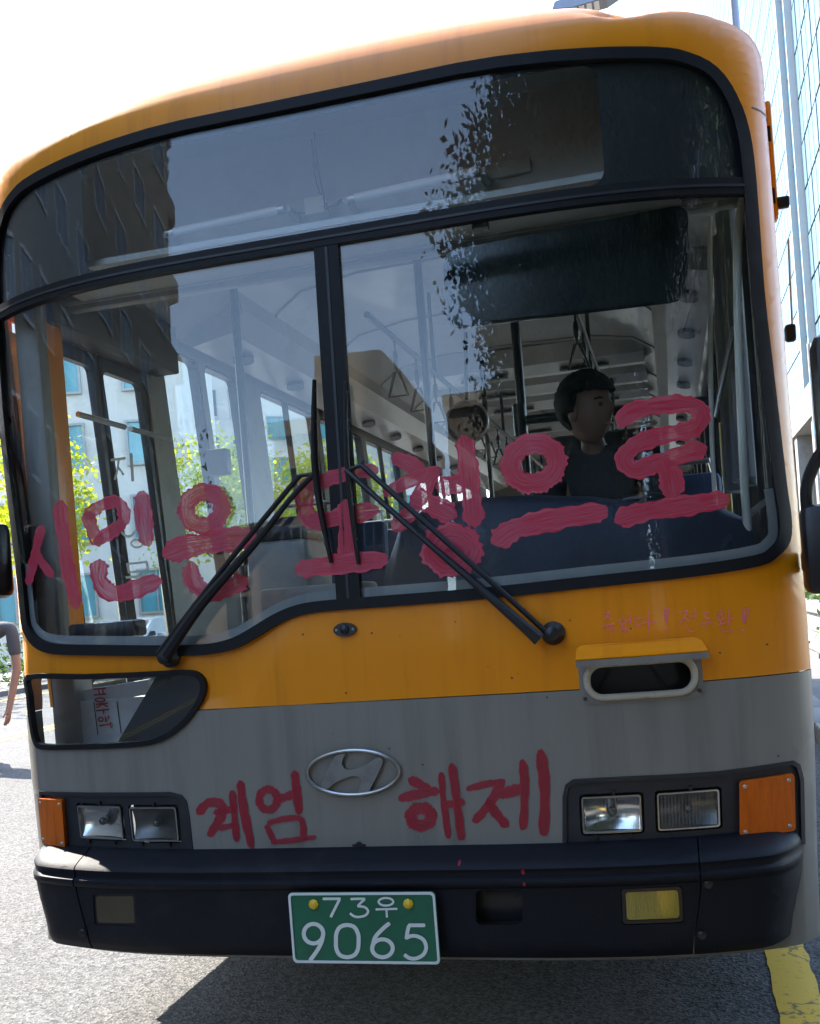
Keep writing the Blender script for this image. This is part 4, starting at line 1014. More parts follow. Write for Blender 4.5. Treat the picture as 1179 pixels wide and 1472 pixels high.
box('mirror_stay', (1.345, .20, pm1.z-.03), (.09, .10, .06), M['black'], hl_, bev=.01)
pm2 = onP(1172, 575, 1, .04)
um_ = box('door_mirror', (pm2.x+.115, .04, pm2.z), (.24, .10, .36), M['black'], bus, bev=.045)
tube('mirror_arm', [(pm2.x+.10, .07, pm2.z-.14), (pm2.x+.16, .04, pm2.z-.30)], .016, M['black'], um_, seg=10)
pm3 = onP(4, 805, 1, .12)
kl = box('kerb_mirror', (pm3.x-.085, .12, pm3.z), (.20, .10, .26), M['black'], bus, bev=.03)
tube('mirror_arm', catmull([(pm3.x-.06, .14, pm3.z+.10), (pm3.x-.10, .18, pm3.z+.34), (-1.345, .34, pm3.z+.52)], 5), .016, M['black'], kl, seg=10)
# wheels under the body
def wheel(x, y):
    t = lathe('wheel', [(.30, -.13), (.46, -.13), (.49, -.10), (.49, .10), (.46, .13), (.30, .13)], (x, y, .49), M['rubber'], bus, axis='X', seg=36)
    lathe('wheel_rim', [(.29, -.06), (.30, .125), (.24, .11), (.20, .06), (.09, .06), (.08, .10)], (x, y, .49), M['steel'], t, axis='X', seg=30)
for x_ in (-1.12, 1.12): wheel(x_, 2.25); wheel(x_, 7.6)
box('chassis_floor', (0, 5.6, .52), (2.1, 9.2, .14), M['black'], bus)
box('step_well', (-.80, .92, .44), (.95, .92, .04), M['dark_trim'], bus)
box('nose_floor', (.0, .40, .56), (2.44, .42, .05), M['dark_trim'], bus); box('front_floor', (.48, .88, .84), (1.58, .6, .05), M['floor'], bus)
box('step_riser', (-.31, .88, .64), (.02, .92, .40), M['dark_trim'], bus)

# ------------------------------------------------------------------ street
M['asphalt'] = None
def asphalt(name, c, lo=.5, hi=1.6):
    mt, n, N, L, B = node_mat(name)
    tc = N.new('ShaderNodeTexCoord')
    v = N.new('ShaderNodeTexVoronoi'); v.inputs['Scale'].default_value = 95; L.new(tc.outputs['Object'], v.inputs['Vector'])
    n1 = N.new('ShaderNodeTexNoise'); n1.inputs['Scale'].default_value = 140; n1.inputs['Detail'].default_value = 3; L.new(tc.outputs['Object'], n1.inputs['Vector'])
    n2 = N.new('ShaderNodeTexNoise'); n2.inputs['Scale'].default_value = .7; n2.inputs['Detail'].default_value = 7; L.new(tc.outputs['Object'], n2.inputs['Vector'])
    mx = N.new('ShaderNodeMix'); mx.data_type = 'RGBA'; mx.inputs[6].default_value = tuple(x*lo for x in c)+(1,); mx.inputs[7].default_value = tuple(x*hi for x in c)+(1,)
    sp = N.new('ShaderNodeSeparateColor'); L.new(v.outputs['Color'], sp.inputs[0])
    L.new(sp.outputs[0], mx.inputs[0])
    m2 = N.new('ShaderNodeMix'); m2.data_type = 'RGBA'; m2.blend_type = 'MULTIPLY'; m2.inputs[0].default_value = .55
    L.new(mx.outputs[2], m2.inputs[6]); 
    rp = N.new('ShaderNodeMapRange'); rp.inputs[1].default_value = .3; rp.inputs[2].default_value = .7; rp.inputs[3].default_value = .55; rp.inputs[4].default_value = 1.15
    L.new(n2.outputs['Fac'], rp.inputs[0]); L.new(rp.outputs[0], m2.inputs[7])
    ck = N.new('ShaderNodeTexNoise'); ck.inputs['Scale'].default_value = .9; ck.inputs['Detail'].default_value = 5; L.new(tc.outputs['Object'], ck.inputs['Vector'])
    c1 = N.new('ShaderNodeMath'); c1.operation = 'SUBTRACT'; c1.inputs[1].default_value = .5; L.new(ck.outputs['Fac'], c1.inputs[0])
    c2 = N.new('ShaderNodeMath'); c2.operation = 'ABSOLUTE'; L.new(c1.outputs[0], c2.inputs[0])
    c3 = N.new('ShaderNodeMapRange'); c3.inputs[1].default_value = .0; c3.inputs[2].default_value = .0035; c3.inputs[3].default_value = .35; c3.inputs[4].default_value = 1.0; L.new(c2.outputs[0], c3.inputs[0])
    m3 = N.new('ShaderNodeMix'); m3.data_type = 'RGBA'; m3.blend_type = 'MULTIPLY'; m3.inputs[0].default_value = 1.0; L.new(m2.outputs[2], m3.inputs[6]); L.new(c3.outputs[0], m3.inputs[7])
    L.new(m3.outputs[2], B.inputs['Base Color']); B.inputs['Roughness'].default_value = .85
    bp = N.new('ShaderNodeBump'); bp.inputs['Strength'].default_value = .9; bp.inputs['Distance'].default_value = .006
    ad = N.new('ShaderNodeMath'); ad.operation = 'ADD'; L.new(v.outputs['Distance'], ad.inputs[0]); L.new(n1.outputs['Fac'], ad.inputs[1])
    L.new(ad.outputs[0], bp.inputs['Height']); L.new(bp.outputs[0], B.inputs['Normal']); return mt
M['asphalt'] = asphalt('asphalt', (.082, .080, .075), .28, 1.95)
def worn_line(name, c):
    mt, n, N, L, B = node_mat(name); o = N['Material Output']
    tc = N.new('ShaderNodeTexCoord')
    n1 = N.new('ShaderNodeTexNoise'); n1.inputs['Scale'].default_value = 22; n1.inputs['Detail'].default_value = 8; n1.inputs['Roughness'].default_value = .7; L.new(tc.outputs['Object'], n1.inputs['Vector'])
    v = N.new('ShaderNodeTexNoise'); v.inputs['Scale'].default_value = 2.3; v.inputs['Detail'].default_value = 6; L.new(tc.outputs['Object'], v.inputs['Vector'])
    vs = N.new('ShaderNodeMath'); vs.operation = 'SUBTRACT'; vs.inputs[1].default_value = .5; L.new(v.outputs['Fac'], vs.inputs[0]); va = N.new('ShaderNodeMath'); va.operation = 'ABSOLUTE'; L.new(vs.outputs[0], va.inputs[0])
    r1 = N.new('ShaderNodeMapRange'); r1.inputs[1].default_value = .30; r1.inputs[2].default_value = .42; L.new(n1.outputs['Fac'], r1.inputs[0])
    r2 = N.new('ShaderNodeMapRange'); r2.inputs[1].default_value = .0; r2.inputs[2].default_value = .009; L.new(va.outputs[0], r2.inputs[0])
    mu = N.new('ShaderNodeMath'); mu.operation = 'MULTIPLY'; L.new(r1.outputs[0], mu.inputs[0]); L.new(r2.outputs[0], mu.inputs[1])
    mx = N.new('ShaderNodeMix'); mx.data_type = 'RGBA'; mx.inputs[6].default_value = (.10, .085, .05, 1); mx.inputs[7].default_value = (*c, 1)
    L.new(mu.outputs[0], mx.inputs[0]); L.new(mx.outputs[2], B.inputs['Base Color']); B.inputs['Roughness'].default_value = .7
    bp = N.new('ShaderNodeBump'); bp.inputs['Strength'].default_value = .6; bp.inputs['Distance'].default_value = .004; L.new(n1.outputs['Fac'], bp.inputs['Height']); L.new(bp.outputs[0], B.inputs['Normal'])
    return mt
M['yline'] = worn_line('yellow_road_paint', (.78, .46, .04))
M['granite'] = mat('granite', (.22, .215, .205), rough=.7, var=.25, scale=120, dirt=(.22, .21, .20), dscale=3, bump=.2, bscale=180)
M['paving'] = mat('paving', (.12, .118, .112), rough=.8, var=.15, scale=60, dirt=(.2, .19, .18), dscale=2, bump=.2, bscale=120)
M['concrete'] = mat('pale_concrete', (.21, .205, .19), rough=.8, var=.1, scale=10, dirt=(.15, .145, .135), dscale=2)
def sheet_xy(name, x0, y0, x1, y1, z, material, label=None):
    bm = bmesh.new(); bm.faces.new([bm.verts.new(p) for p in ((x0, y0, z), (x1, y0, z), (x1, y1, z), (x0, y1, z))]); return bobj(name, bm, material)
tag(sheet_xy('ground', -1500, -1500, 1500, 1500, -.12, mat('far_ground', (.16, .155, .14), rough=.9, var=.2, scale=.3)), 'dull grey ground beyond the street', kind='structure')
road = tag(sheet_xy('road', -13.0, -70, 1.95, 170, 0, M['asphalt']), 'grey asphalt road under the bus', kind='structure')
def line(x, w_, label, y0=-60, y1=150):
    bm = bmesh.new(); rl = random.Random(int(x*100)); A_ = []; y_ = y0
    while y_ < y1:
        A_.append((bm.verts.new((x-w_/2+rl.uniform(-.006, .006), y_, .004)), bm.verts.new((x+w_/2+rl.uniform(-.006, .006), y_, .004))))
        y_ += rl.uniform(.03, .09) if -3 < y_ < 14 else 2.0
    for a, b in zip(A_, A_[1:]): bm.faces.new((a[0], a[1], b[1], b[0]))
    return tag(bobj('road_marking', bm, M['yline']), label, kind='structure')
line(1.228, .145, 'cracked yellow line painted along the kerb beside the bus')
line(-7.40, .13, 'double yellow centre line, strip beside the bus lane'); line(-7.66, .13, 'double yellow centre line, strip beside the far lane')
line(-12.2, .13, 'yellow edge line by the far hedge')
# right-hand pavement with kerb stones, planter wall of granite blocks
pv = tag(box('pavement', (10.2, 50, -.02), (16.0, 240, .26), M['paving']), 'grey paved footway on the building side', kind='structure')
for i in range(26):
    o = box('kerb_stone', (2.07, .4+i*1.0, .02), (.24, .985, .245), M['granite'], pv, bev=.015)
pw = empty('planter_wall', (3.2, 9, .11)); tag(pw, 'low granite planter wall along the pavement with steps of pale stone', 'wall')
for r_ in range(2):
    for i in range(14):
        b_ = box('stone', (3.2-3.2, 5.0+i*1.2+(.6 if r_ else 0)-9, .16+r_*.31), (.5, 1.185, .30), M['granite'], pw, bev=.012)
for i in range(14): box('coping', (0, 5.2+i*1.2-9, .655), (.62, 1.19, .07), M['granite'], pw, bev=.01)
far_pv = tag(box('far_pavement', (-16, 50, -.02), (5.9, 240, .26), M['paving']), 'paved footway across the road', kind='structure')

# ------------------------------------------------------------------ plants
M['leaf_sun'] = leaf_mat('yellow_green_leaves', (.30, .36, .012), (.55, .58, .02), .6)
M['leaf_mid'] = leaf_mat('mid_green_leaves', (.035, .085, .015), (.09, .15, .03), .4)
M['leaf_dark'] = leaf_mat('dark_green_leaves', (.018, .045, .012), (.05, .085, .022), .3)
M['bark'] = mat('bark', (.10, .08, .06), rough=.9, var=.3, scale=18, bump=.6, bscale=30)
def leaf_cloud(name, blobs, n, size, material, parent, seed=1):
    rnd = random.Random(seed); V = []; F = []
    tot = sum(b[3]*b[4]*b[5] for b in blobs)
    for (cx, cy_, cz, rx, ry, rz) in blobs:
        k = int(n*rx*ry*rz/tot)
        # twigs: leaves gather in small clumps inside each blob
        for c in range(max(1, k//14)):
            while True:
                a = Vector((rnd.uniform(-1, 1), rnd.uniform(-1, 1), rnd.uniform(-1, 1)))
                if .35 < a.length < 1: break
            ctr = Vector((cx+a.x*rx, cy_+a.y*ry, cz+a.z*rz))
            for q in range(14):
                p = ctr+Vector((rnd.gauss(0, 1), rnd.gauss(0, 1), rnd.gauss(0, .7)))*size*1.5
                d = Vector((rnd.gauss(0, 1), rnd.gauss(0, 1), rnd.gauss(-.3, .8))).normalized(); e = d.orthogonal().normalized()
                e = (Matrix.Rotation(rnd.uniform(0, 6.28), 3, d) @ e); s = size*rnd.uniform(.6, 1.25); i0 = len(V)
                V += [p-d*s*.5, p+e*s*.28, p+d*s*.5, p-e*s*.28]; F.append((i0, i0+1, i0+2, i0+3))
    me = bpy.data.meshes.new(name); me.from_pydata(V, [], F); return link(name, me, material, parent)
def tree(name, loc, h, crown_r, n, size, lm_, label, cat='tree', group=None, seed=1, crown_z=None, squash=1.0, trunk_r=.14):
    rnd = random.Random(seed); t = empty(name, loc); tag(t, label, cat, group)
    cz = crown_z or h-crown_r
    pts = [(0, 0, -.1), (.05*rnd.uniform(-1, 1), .05, h*.25), (.15*rnd.uniform(-1, 1), .1*rnd.uniform(-1, 1), h*.5), (.1, .1, h*.86)]
    bm = bmesh.new(); c = catmull(pts, 5); add_tube(bm, c, [trunk_r*(1-.8*i/(len(c)-1)) for i in range(len(c))], 9)
    tr = bobj('trunk', bm, M['bark'], t, sm=60)
    blobs = []
    for i in range(9):
        a = 2*PI*i/9+rnd.uniform(-.3, .3); rr = crown_r*rnd.uniform(.3, .72); z = cz+crown_r*rnd.uniform(-.62, .62)*squash
        e = Vector((rr*math.cos(a), rr*math.sin(a), z)); s = Vector((.05, .05, max(h*.3, z-crown_r*.55)))
        bm = bmesh.new(); c = catmull([s, s.lerp(e, .5)+Vector((0, 0, .15)), e], 4); add_tube(bm, c, [trunk_r*.4*(1-.8*j/(len(c)-1)) for j in range(len(c))], 6)
        bobj('limb', bm, M['bark'], tr, sm=60)
        k = crown_r*rnd.uniform(.34, .52); blobs.append((e.x, e.y, e.z, k, k, k*.85*squash))
    blobs.append((0, 0, cz, crown_r*.6, crown_r*.6, crown_r*.7*squash)); blobs.append((0, 0, cz+crown_r*.6*squash, crown_r*.45, crown_r*.45, crown_r*.4*squash))
    leaf_cloud('crown', blobs, n, size, M[lm_], t, seed); return t
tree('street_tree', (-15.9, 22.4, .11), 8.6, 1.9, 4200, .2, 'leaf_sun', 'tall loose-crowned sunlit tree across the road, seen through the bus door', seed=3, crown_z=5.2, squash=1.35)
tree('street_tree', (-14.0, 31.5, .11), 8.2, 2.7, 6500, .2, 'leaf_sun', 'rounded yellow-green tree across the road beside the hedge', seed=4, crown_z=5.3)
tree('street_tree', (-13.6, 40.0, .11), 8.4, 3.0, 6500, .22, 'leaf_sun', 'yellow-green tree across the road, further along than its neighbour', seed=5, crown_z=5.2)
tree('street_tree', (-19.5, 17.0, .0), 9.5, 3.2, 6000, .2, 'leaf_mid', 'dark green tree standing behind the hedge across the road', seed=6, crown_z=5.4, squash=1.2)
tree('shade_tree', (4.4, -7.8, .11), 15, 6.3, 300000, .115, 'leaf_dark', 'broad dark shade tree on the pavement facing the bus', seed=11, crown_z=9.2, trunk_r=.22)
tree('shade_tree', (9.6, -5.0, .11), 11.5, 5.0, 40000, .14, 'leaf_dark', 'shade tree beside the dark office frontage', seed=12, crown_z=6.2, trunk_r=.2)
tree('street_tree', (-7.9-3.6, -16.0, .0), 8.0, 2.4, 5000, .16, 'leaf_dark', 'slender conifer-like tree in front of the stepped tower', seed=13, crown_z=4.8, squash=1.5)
tree('shade_tree', (0.2, -25.0, .0), 13, 5.2, 22000, .22, 'leaf_dark', 'rounded dark backdrop tree added before the wide dark block, beside the beige block', seed=14, crown_z=6.8, trunk_r=.2)  # unseen tree, added to keep bright sky out of the windscreen reflection
tree('shade_tree', (6.6, -27.0, .11), 13, 5.2, 20000, .22, 'leaf_dark', 'dark backdrop tree added in front of the wide dark block, between two others', seed=15, crown_z=6.8, trunk_r=.2)  # added like its neighbour, so the glass mirrors something dark
tree('shade_tree', (13.0, -24.0, .11), 12, 5.0, 20000, .22, 'leaf_dark', 'dark backdrop tree added in front of the wide dark block, by the dark office frontage', seed=16, crown_z=6.2, trunk_r=.2)  # last of three trees added as a dark backdrop for the glass
tree('shade_tree', (5.2, -14.0, .11), 18, 6.6, 110000, .18, 'leaf_dark', 'tallest dark tree, added behind the broad shade tree to close its sky gaps', seed=17, crown_z=11.0, trunk_r=.24)  # added so no bright sky shows through the mirrored crown
def hedge(name, x0, x1, y0, y1, z1, n, label, seed):
    t = empty(name, ((x0+x1)/2, (y0+y1)/2, .1)); tag(t, label, 'hedge')
    bl = []; rnd = random.Random(seed); k = int((y1-y0)/1.1)+1
    for i in range(k):
        y_ = -(y1-y0)/2+(y1-y0)*i/max(1, k-1); h_ = z1*rnd.uniform(.85, 1.1); bl.append((0, y_, h_*.5, (x1-x0)/2, .8, h_*.55))
    leaf_cloud('foliage', bl, n, .13, M['leaf_mid'], t, seed)
    bm = bmesh.new()
    for i in range(k):
        y_ = -(y1-y0)/2+(y1-y0)*i/max(1, k-1); add_tube(bm, [(0, y_, -.05), (.05, y_, z1*.7)], .03, 5)
    bobj('stems', bm, M['bark'], t)['kind'] = 'stuff'
hedge('clipped_hedge', -14.9, -13.6, 14, 46, 1.25, 9000, 'clipped green hedge along the far side of the road', 21)
hedge('clipped_hedge', -15.1, -13.8, 5.5, 12, 1.1, 3000, 'short stretch of hedge in front of the walking person', 22)
hedge('planter_shrubs', 3.1, 4.1, 7, 26, 1.1, 4200, 'green shrubs growing behind the granite planter wall', 23)

# ------------------------------------------------------------------ buildings
M['teal'] = mat('teal_window_glass', (.08, .30, .36), rough=.08, var=.2, scale=1.5, spec=.8)
M['darkwin'] = mat('dark_window_glass', (.03, .04, .05), rough=.08, var=.3, scale=1.5, spec=.8)
M['bluewin'] = mat('sky_blue_curtain_glass', (.11, .165, .19), rough=.35, metal=.0, spec=.02, var=.18, scale=.12)
M['deepteal'] = mat('deep_teal_glass', (.02, .10, .14), rough=.06, var=.25, scale=.3, spec=.8)
M['stone_w'] = mat('white_stone_cladding', (.62, .60, .56), rough=.8, var=.07, scale=1.2, dirt=(.48, .46, .42), dscale=.5)
M['stone_g'] = mat('grey_stone_cladding', (.42, .41, .39), rough=.8, var=.08, scale=1.2, dirt=(.34, .32, .30), dscale=.5)
M['stone_b'] = mat('beige_stone', (.36, .27, .19), rough=.85, var=.08, scale=.8, dirt=(.28, .21, .15), dscale=.4)
M['brownwall'] = mat('brown_render', (.22, .18, .14), rough=.85, var=.12, scale=.8)
M['mullion'] = mat('dark_mullion', (.05, .055, .06), rough=.4, var=.1)
M['alu'] = mat('pale_aluminium', (.34, .345, .35), rough=.4, metal=.4, var=.08)
WM = {}
def window_mesh(w_, h_, fm, gm):
    key = (w_, h_, fm, gm)
    if key not in WM:
        bm = bmesh.new()
        for c, s in (((0, 0, h_/2), (w_+.12, .16, .10)), ((0, 0, -h_/2), (w_+.12, .20, .10)), ((-w_/2, 0, 0), (.10, .15, h_)), ((w_/2, 0, 0), (.10, .15, h_)), ((0, .01, 0), (.06, .10, h_))): add_box(bm, c, s)
        a = bpy.data.meshes.new('window'); bm.to_mesh(a); bm.free(); a.materials.append(M[fm])
        bm = bmesh.new(); add_box(bm, (0, .05, 0), (w_, .05, h_)); b = bpy.data.meshes.new('pane'); bm.to_mesh(b); bm.free(); b.materials.append(M[gm])
        WM[key] = (a, b)
    return WM[key]
def building(name, loc, rz, w_, d, h, wallm, label, rows, win=(1.5, 1.7), fm='alu', gm='teal', group=None, parapet=.8, sides=(0,), steps=()):
    """front face looks along local -y; rows: list of z heights; windows on the faces listed (0 front, 1 left, 2 right)"""
    t = empty(name, loc, rz); tag(t, label, 'building', group)
    bm = bmesh.new(); add_box(bm, (0, d/2, h/2), (w_, d, h)); wl_ = bobj('wall', bm, M[wallm], t)
    bm = bmesh.new(); add_box(bm, (0, d/2, h+parapet/2), (w_+.5, d+.5, parapet)); rf = bobj('roof', bm, M[wallm], t)
    for (sx, sy, sw_, sd, sh) in steps:
        box('roof_block', (sx, sy, h+parapet+sh/2), (sw_, sd, sh), M[wallm], t)
    fa, pa = window_mesh(win[0], win[1], fm, gm)
    for f in sides:
        L_ = w_ if f == 0 else d; n_ = max(1, int(L_/(win[0]*1.75))); stp = L_/n_
        for z_ in rows:
            for i in range(n_):
                c = -L_/2+stp*(i+.5)
                if f == 0: p, r_ = (c, -.03, z_), 0
                elif f == 1: p, r_ = (-w_/2-.03, d/2+c, z_), -PI/2
                else: p, r_ = (w_/2+.03, d/2+c, z_), PI/2
                o = bpy.data.objects.new('window', fa); COL.objects.link(o); o.parent = t; o.location = p; o.rotation_euler = (0, 0, r_)
                q = bpy.data.objects.new('pane', pa); COL.objects.link(q); q.parent = o
    return t
fl_ = lambda z0, st, n: [z0+st*i for i in range(n)]
# across the road, seen through the door and the side windows
building('apartment_block', (-24.5, 35, 0), math.radians(18), 13, 12, 17, 'stone_w', 'pale stone office block with teal windows seen through the bus door', fl_(2.6, 3.1, 5), (1.5, 1.8), sides=(0,))
building('office_block', (-33, 58, 0), math.radians(48), 19, 14, 20, 'stone_g', 'grey block with dark narrow windows seen through the bus side window', fl_(3, 3.2, 5), (1.2, 1.9), gm='darkwin', sides=(0, 2))
building('office_block', (-35, 92, 0), math.radians(40), 30, 16, 30, 'stone_w', 'white stone office block with large square teal windows', fl_(3, 4.0, 7), (2.2, 2.2), sides=(0, 2))
# behind the camera, mirrored in the windscreen
tower = building('stepped_tower', (-20.5, -11.8, 0), PI/2, 44, 16, 52, 'brownwall', 'dark brown tower with rows of pale windows facing the bus', fl_(3, 3.4, 14), (2.2, 1.5), fm='stone_w', gm='darkwin', sides=(0,))
for i_ in range(14):
    box('edge_slab', (-22.0-.55-.5*math.sin(i_*.45), 2.0, 1.9+3.4*i_), (1.1+math.sin(i_*.45), 4.0, .9), M['brownwall'], tower)  # slabs added to break the straight mirrored edge of the tower
building('beige_block', (-15.2, -46, 0), PI, 5.5, 12, 15.0, 'stone_b', 'beige stone block with a stepped roofline facing the bus', fl_(3, 3.2, 4), (.9, 1.2), gm='darkwin', sides=(0, 1), steps=((-.8, 6, 3.0, 11, 3.0),))
building('low_house', (-22.5, -44, 0), PI, 9.5, 10, 9.2, 'stone_b', 'low beige house with a dark shopfront facing the bus', fl_(2.4, 3.4, 2), (2.0, 1.6), gm='darkwin', sides=(0,))
building('backdrop_block', (4.5, -52, 0), PI, 30, 12, 17, 'brownwall', 'wide dark backdrop block added behind the row of trees facing the bus', fl_(3, 3.6, 4), (2.0, 1.8), gm='darkwin', sides=(0,))  # unseen block, added so the lower windscreen mirrors dark instead of sky
building('dark_frontage', (17, -14, 0), -PI/2, 40, 12, 16, 'mullion', 'dark office frontage beside the shade trees', fl_(3, 3.6, 4), (2.6, 2.2), fm='alu', gm='darkwin', sides=(0,))
# glass tower beyond the bus on the right
gt = empty('glass_tower', (9.2, 45, 0)); tag(gt, 'tall glass tower with pale blue curtain wall and a dark teal vertical strip', 'building')
TH, TL = 96, 96
box('core', (8.2, TL/2, TH/2), (16, TL-.2, TH), M['mullion'], gt)
PWD, PHT = 1.5, 2.4
pm_ = bpy.data.meshes.new('glass_panel'); bm = bmesh.new(); add_box(bm, (0, 0, 0), (.06, PWD-.22, PHT-.16)); bm.to_mesh(pm_); bm.free(); pm_.materials.append(M['bluewin'])
pd_ = bpy.data.meshes.new('glass_panel_dark'); bm = bmesh.new(); add_box(bm, (0, 0, 0), (.06, PWD-.14, 4.7)); bm.to_mesh(pd_); bm.free(); pd_.materials.append(M['deepteal'])
STRIP = (8, 9)
rest = bmesh.new(); cnt = 0
for i in range(int(TL/PWD)):
    y_ = PWD*(i+.5)
    if i in STRIP:
        for k_ in range(int(TH/4.8)):
            o = bpy.data.objects.new('dark_panel', pd_); COL.objects.link(o); o.parent = gt; o.location = (.04, y_, 4.8*(k_+.5))
        continue
    for k_ in range(int(TH/PHT)):
        z_ = PHT*(k_+.5)
        if i < 8 and 6 < z_ < 46:
            o = bpy.data.objects.new('glass_panel', pm_); COL.objects.link(o); o.parent = gt; o.location = (.10+.03*((i*7+k_*3) % 5)/5, y_, z_); cnt += 1
        else: add_box(rest, (.10, y_, z_), (.06, PWD-.12, PHT-.12))
for i in range(10):
    for k_ in range(int(TH/PHT)): add_box(rest, (.9+1.55*i, .04, PHT*(k_+.5)), (1.4, .06, PHT-.14))
r_ = bobj('glass_panels', rest, M['bluewin'], gt); r_['kind'] = 'stuff'
for y_ in (0, STRIP[0]*PWD-.1, (STRIP[1]+1)*PWD+.1): box('fin', (-.05, y_, TH/2), (.5, .22, TH), M['alu'], gt)
# podium of the tower, and a banner on a post
pod = empty('podium', (6.0, 26, .1)); tag(pod, 'pale concrete podium with square columns below the glass tower', 'building')
box('podium_slab', (3.2, 20, 7.4), (6.0, 42, 1.2), M['concrete'], pod)
box('podium_wall', (5.0, 20, 3.4), (2.0, 41, 6.8), M['stone_g'], pod)
for i in range(8): box('column', (.7, 1+i*5.4, 3.4), (.8, .8, 6.8), M['concrete'], pod, bev=.03)
bn = empty('street_banner', (3.40, 15.5, .11)); tag(bn, 'sky-blue fabric banner on a thin steel post by the planter', 'banner')
tube('post', [(0, 0, 0), (0, 0, 5.0)], .035, M['steel'], bn, seg=10); tube('arm', [(0, 0, 4.5), (.2, -.5, 4.56)], .018, M['steel'], bn, seg=8)
M['cloth'] = mat('sky_blue_cloth', (.05, .40, .62), rough=.8, var=.1, scale=4)
bm = bmesh.new(); A_ = []
for j in range(9):
    row = []
    for i in range(7):
        a, b = i/6, j/8; row.append(bm.verts.new((.02*math.sin(a*7+b*3)+.22*a*(1-.6*b)-.02, -.05-.40*(1-.5*b)*a, 4.42-.95*b+.06*a)))
    A_.append(row)
for j in range(8):
    for i in range(6): bm.faces.new((A_[j][i], A_[j][i+1], A_[j+1][i+1], A_[j+1][i]))
r2 = bmesh.ops.solidify(bm, geom=bm.faces[:], thickness=.006)
bobj('cloth', bm, M['cloth'], bn, sm=80)
# street lamp whose head shows above the bus roof
LY = 16.0
lp = onP(1056, 20, 1, LY); hd = onP(840, 10, 1, LY)
sl0 = empty('street_lamp', (lp.x, LY, .11)); tag(sl0, 'grey street lamp with flat LED head reaching over the bus', 'street lamp')
M['lampgrey'] = mat('lamp_grey', (.18, .20, .24), rough=.4, metal=.3, var=.1)
ht = hd.z+.35
tube('pole', [(0, 0, 0), (0, 0, ht+.6)], .075, M['lampgrey'], sl0, seg=14)
ex = hd.x-lp.x
tube('arm', catmull([(0, 0, ht+.3), (ex*.4, 0, ht+.25), (ex+.55, 0, ht-.26)], 6), .045, M['lampgrey'], sl0, seg=10)
hp = [(-.55, -.02), (-.50, .10), (-.15, .16), (.35, .20), (.62, .16), (.62, .08), (.40, -.02), (-.2, -.06)]
hm = prism('lamp_head', hp, .36, lambda a, b, t: Vector((ex+a, t-.18, ht-.45+b)), M['lampgrey'], sl0)
M['led'] = mat('led_lens', (.75, .76, .74), rough=.25, var=.05)
for i in range(5): box('led', (ex-.30+.13*i, -.02, ht-.51+.008*i-.03+.02), (.09, .26, .03), M['led'], hm)

# ------------------------------------------------------------------ parked car seen through the door
M['carpaint'] = mat('silver_car_paint', (.42, .43, .44), rough=.25, metal=.5, coat=.8, var=.05)
car = empty('parked_car', (-11.6, 19.6, 0), 0); tag(car, 'silver car by the far hedge, its windscreen seen through the bus door', 'car')
prof_c = [(-2.2, .35), (-2.22, .70), (-1.95, .86), (-1.05, .98), (-.45, 1.40), (.2, 1.47), (1.1, 1.42), (1.75, 1.05), (2.18, .95), (2.2, .40), (1.8, .28), (-1.8, .28)]
bm = bmesh.new(); secs = []
for x_, k_ in ((-.90, .93), (-.82, 1.0), (.82, 1.0), (.90, .93)):
    secs.append([bm.verts.new((x_*(1 if z_ < .95 else .84), y_*k_, .30+(z_-.30)*k_)) for y_, z_ in prof_c])
for a, b in zip(secs, secs[1:]):
    for i in range(len(prof_c)): bm.faces.new((a[i], a[(i+1) % len(prof_c)], b[(i+1) % len(prof_c)], b[i]))
bm.faces.new(secs[0]); bm.faces.new(secs[-1][::-1])
bobj('body', bm, M['carpaint'], car, sm=35)
def cq(name, pts, m_): 
    bm = bmesh.new(); bm.faces.new([bm.verts.new(p) for p in pts]); bmesh.ops.solidify(bm, geom=bm.faces[:], thickness=.006); return bobj(name, bm, m_, car)
cq('windscreen', [(-.66, -1.04, 1.005), (.66, -1.04, 1.005), (.60, -.47, 1.40), (-.60, -.47, 1.40)], M['darkwin'])
cq('rear_window', [(-.62, 1.72, 1.08), (.62, 1.72, 1.08), (.58, 1.14, 1.415), (-.58, 1.14, 1.415)], M['darkwin'])
for sx in (-1, 1):
    cq('side_glass', [(sx*.765, -.88, 1.02), (sx*.765, .38, 1.02), (sx*.735, .38, 1.38), (sx*.735, -.36, 1.36)], M['darkwin'])
    cq('side_glass', [(sx*.765, .45, 1.02), (sx*.765, 1.5, 1.05), (sx*.735, 1.1, 1.36), (sx*.735, .45, 1.38)], M['darkwin'])
    box('headlight', (sx*.62, -2.03, .74), (.34, .22, .13), M['lens'] if False else M['reflector'], car, bev=.03)
    box('tail_light', (sx*.66, 2.10, .86), (.28, .12, .13), mat('tail_red', (.35, .02, .02), rough=.3), car, bev=.03)
    box('door_mirror', (sx*.98, -.62, 1.02), (.18, .10, .12), M['carpaint'], car, bev=.03)
    for y_ in (-1.32, 1.32):
        tw = lathe('wheel', [(.20, -.10), (.30, -.10), (.32, -.07), (.32, .07), (.30, .10), (.20, .10)], (sx*.80, y_, .32), M['rubber'], car, axis='X', seg=26)
        lathe('rim', [(.20, -.05), (.20, .105), (.14, .09), (.05, .10)] if sx > 0 else [(.05, -.10), (.14, -.09), (.20, -.105), (.20, .05)], (sx*.80, y_, .32), M['alu'], tw, axis='X', seg=22)

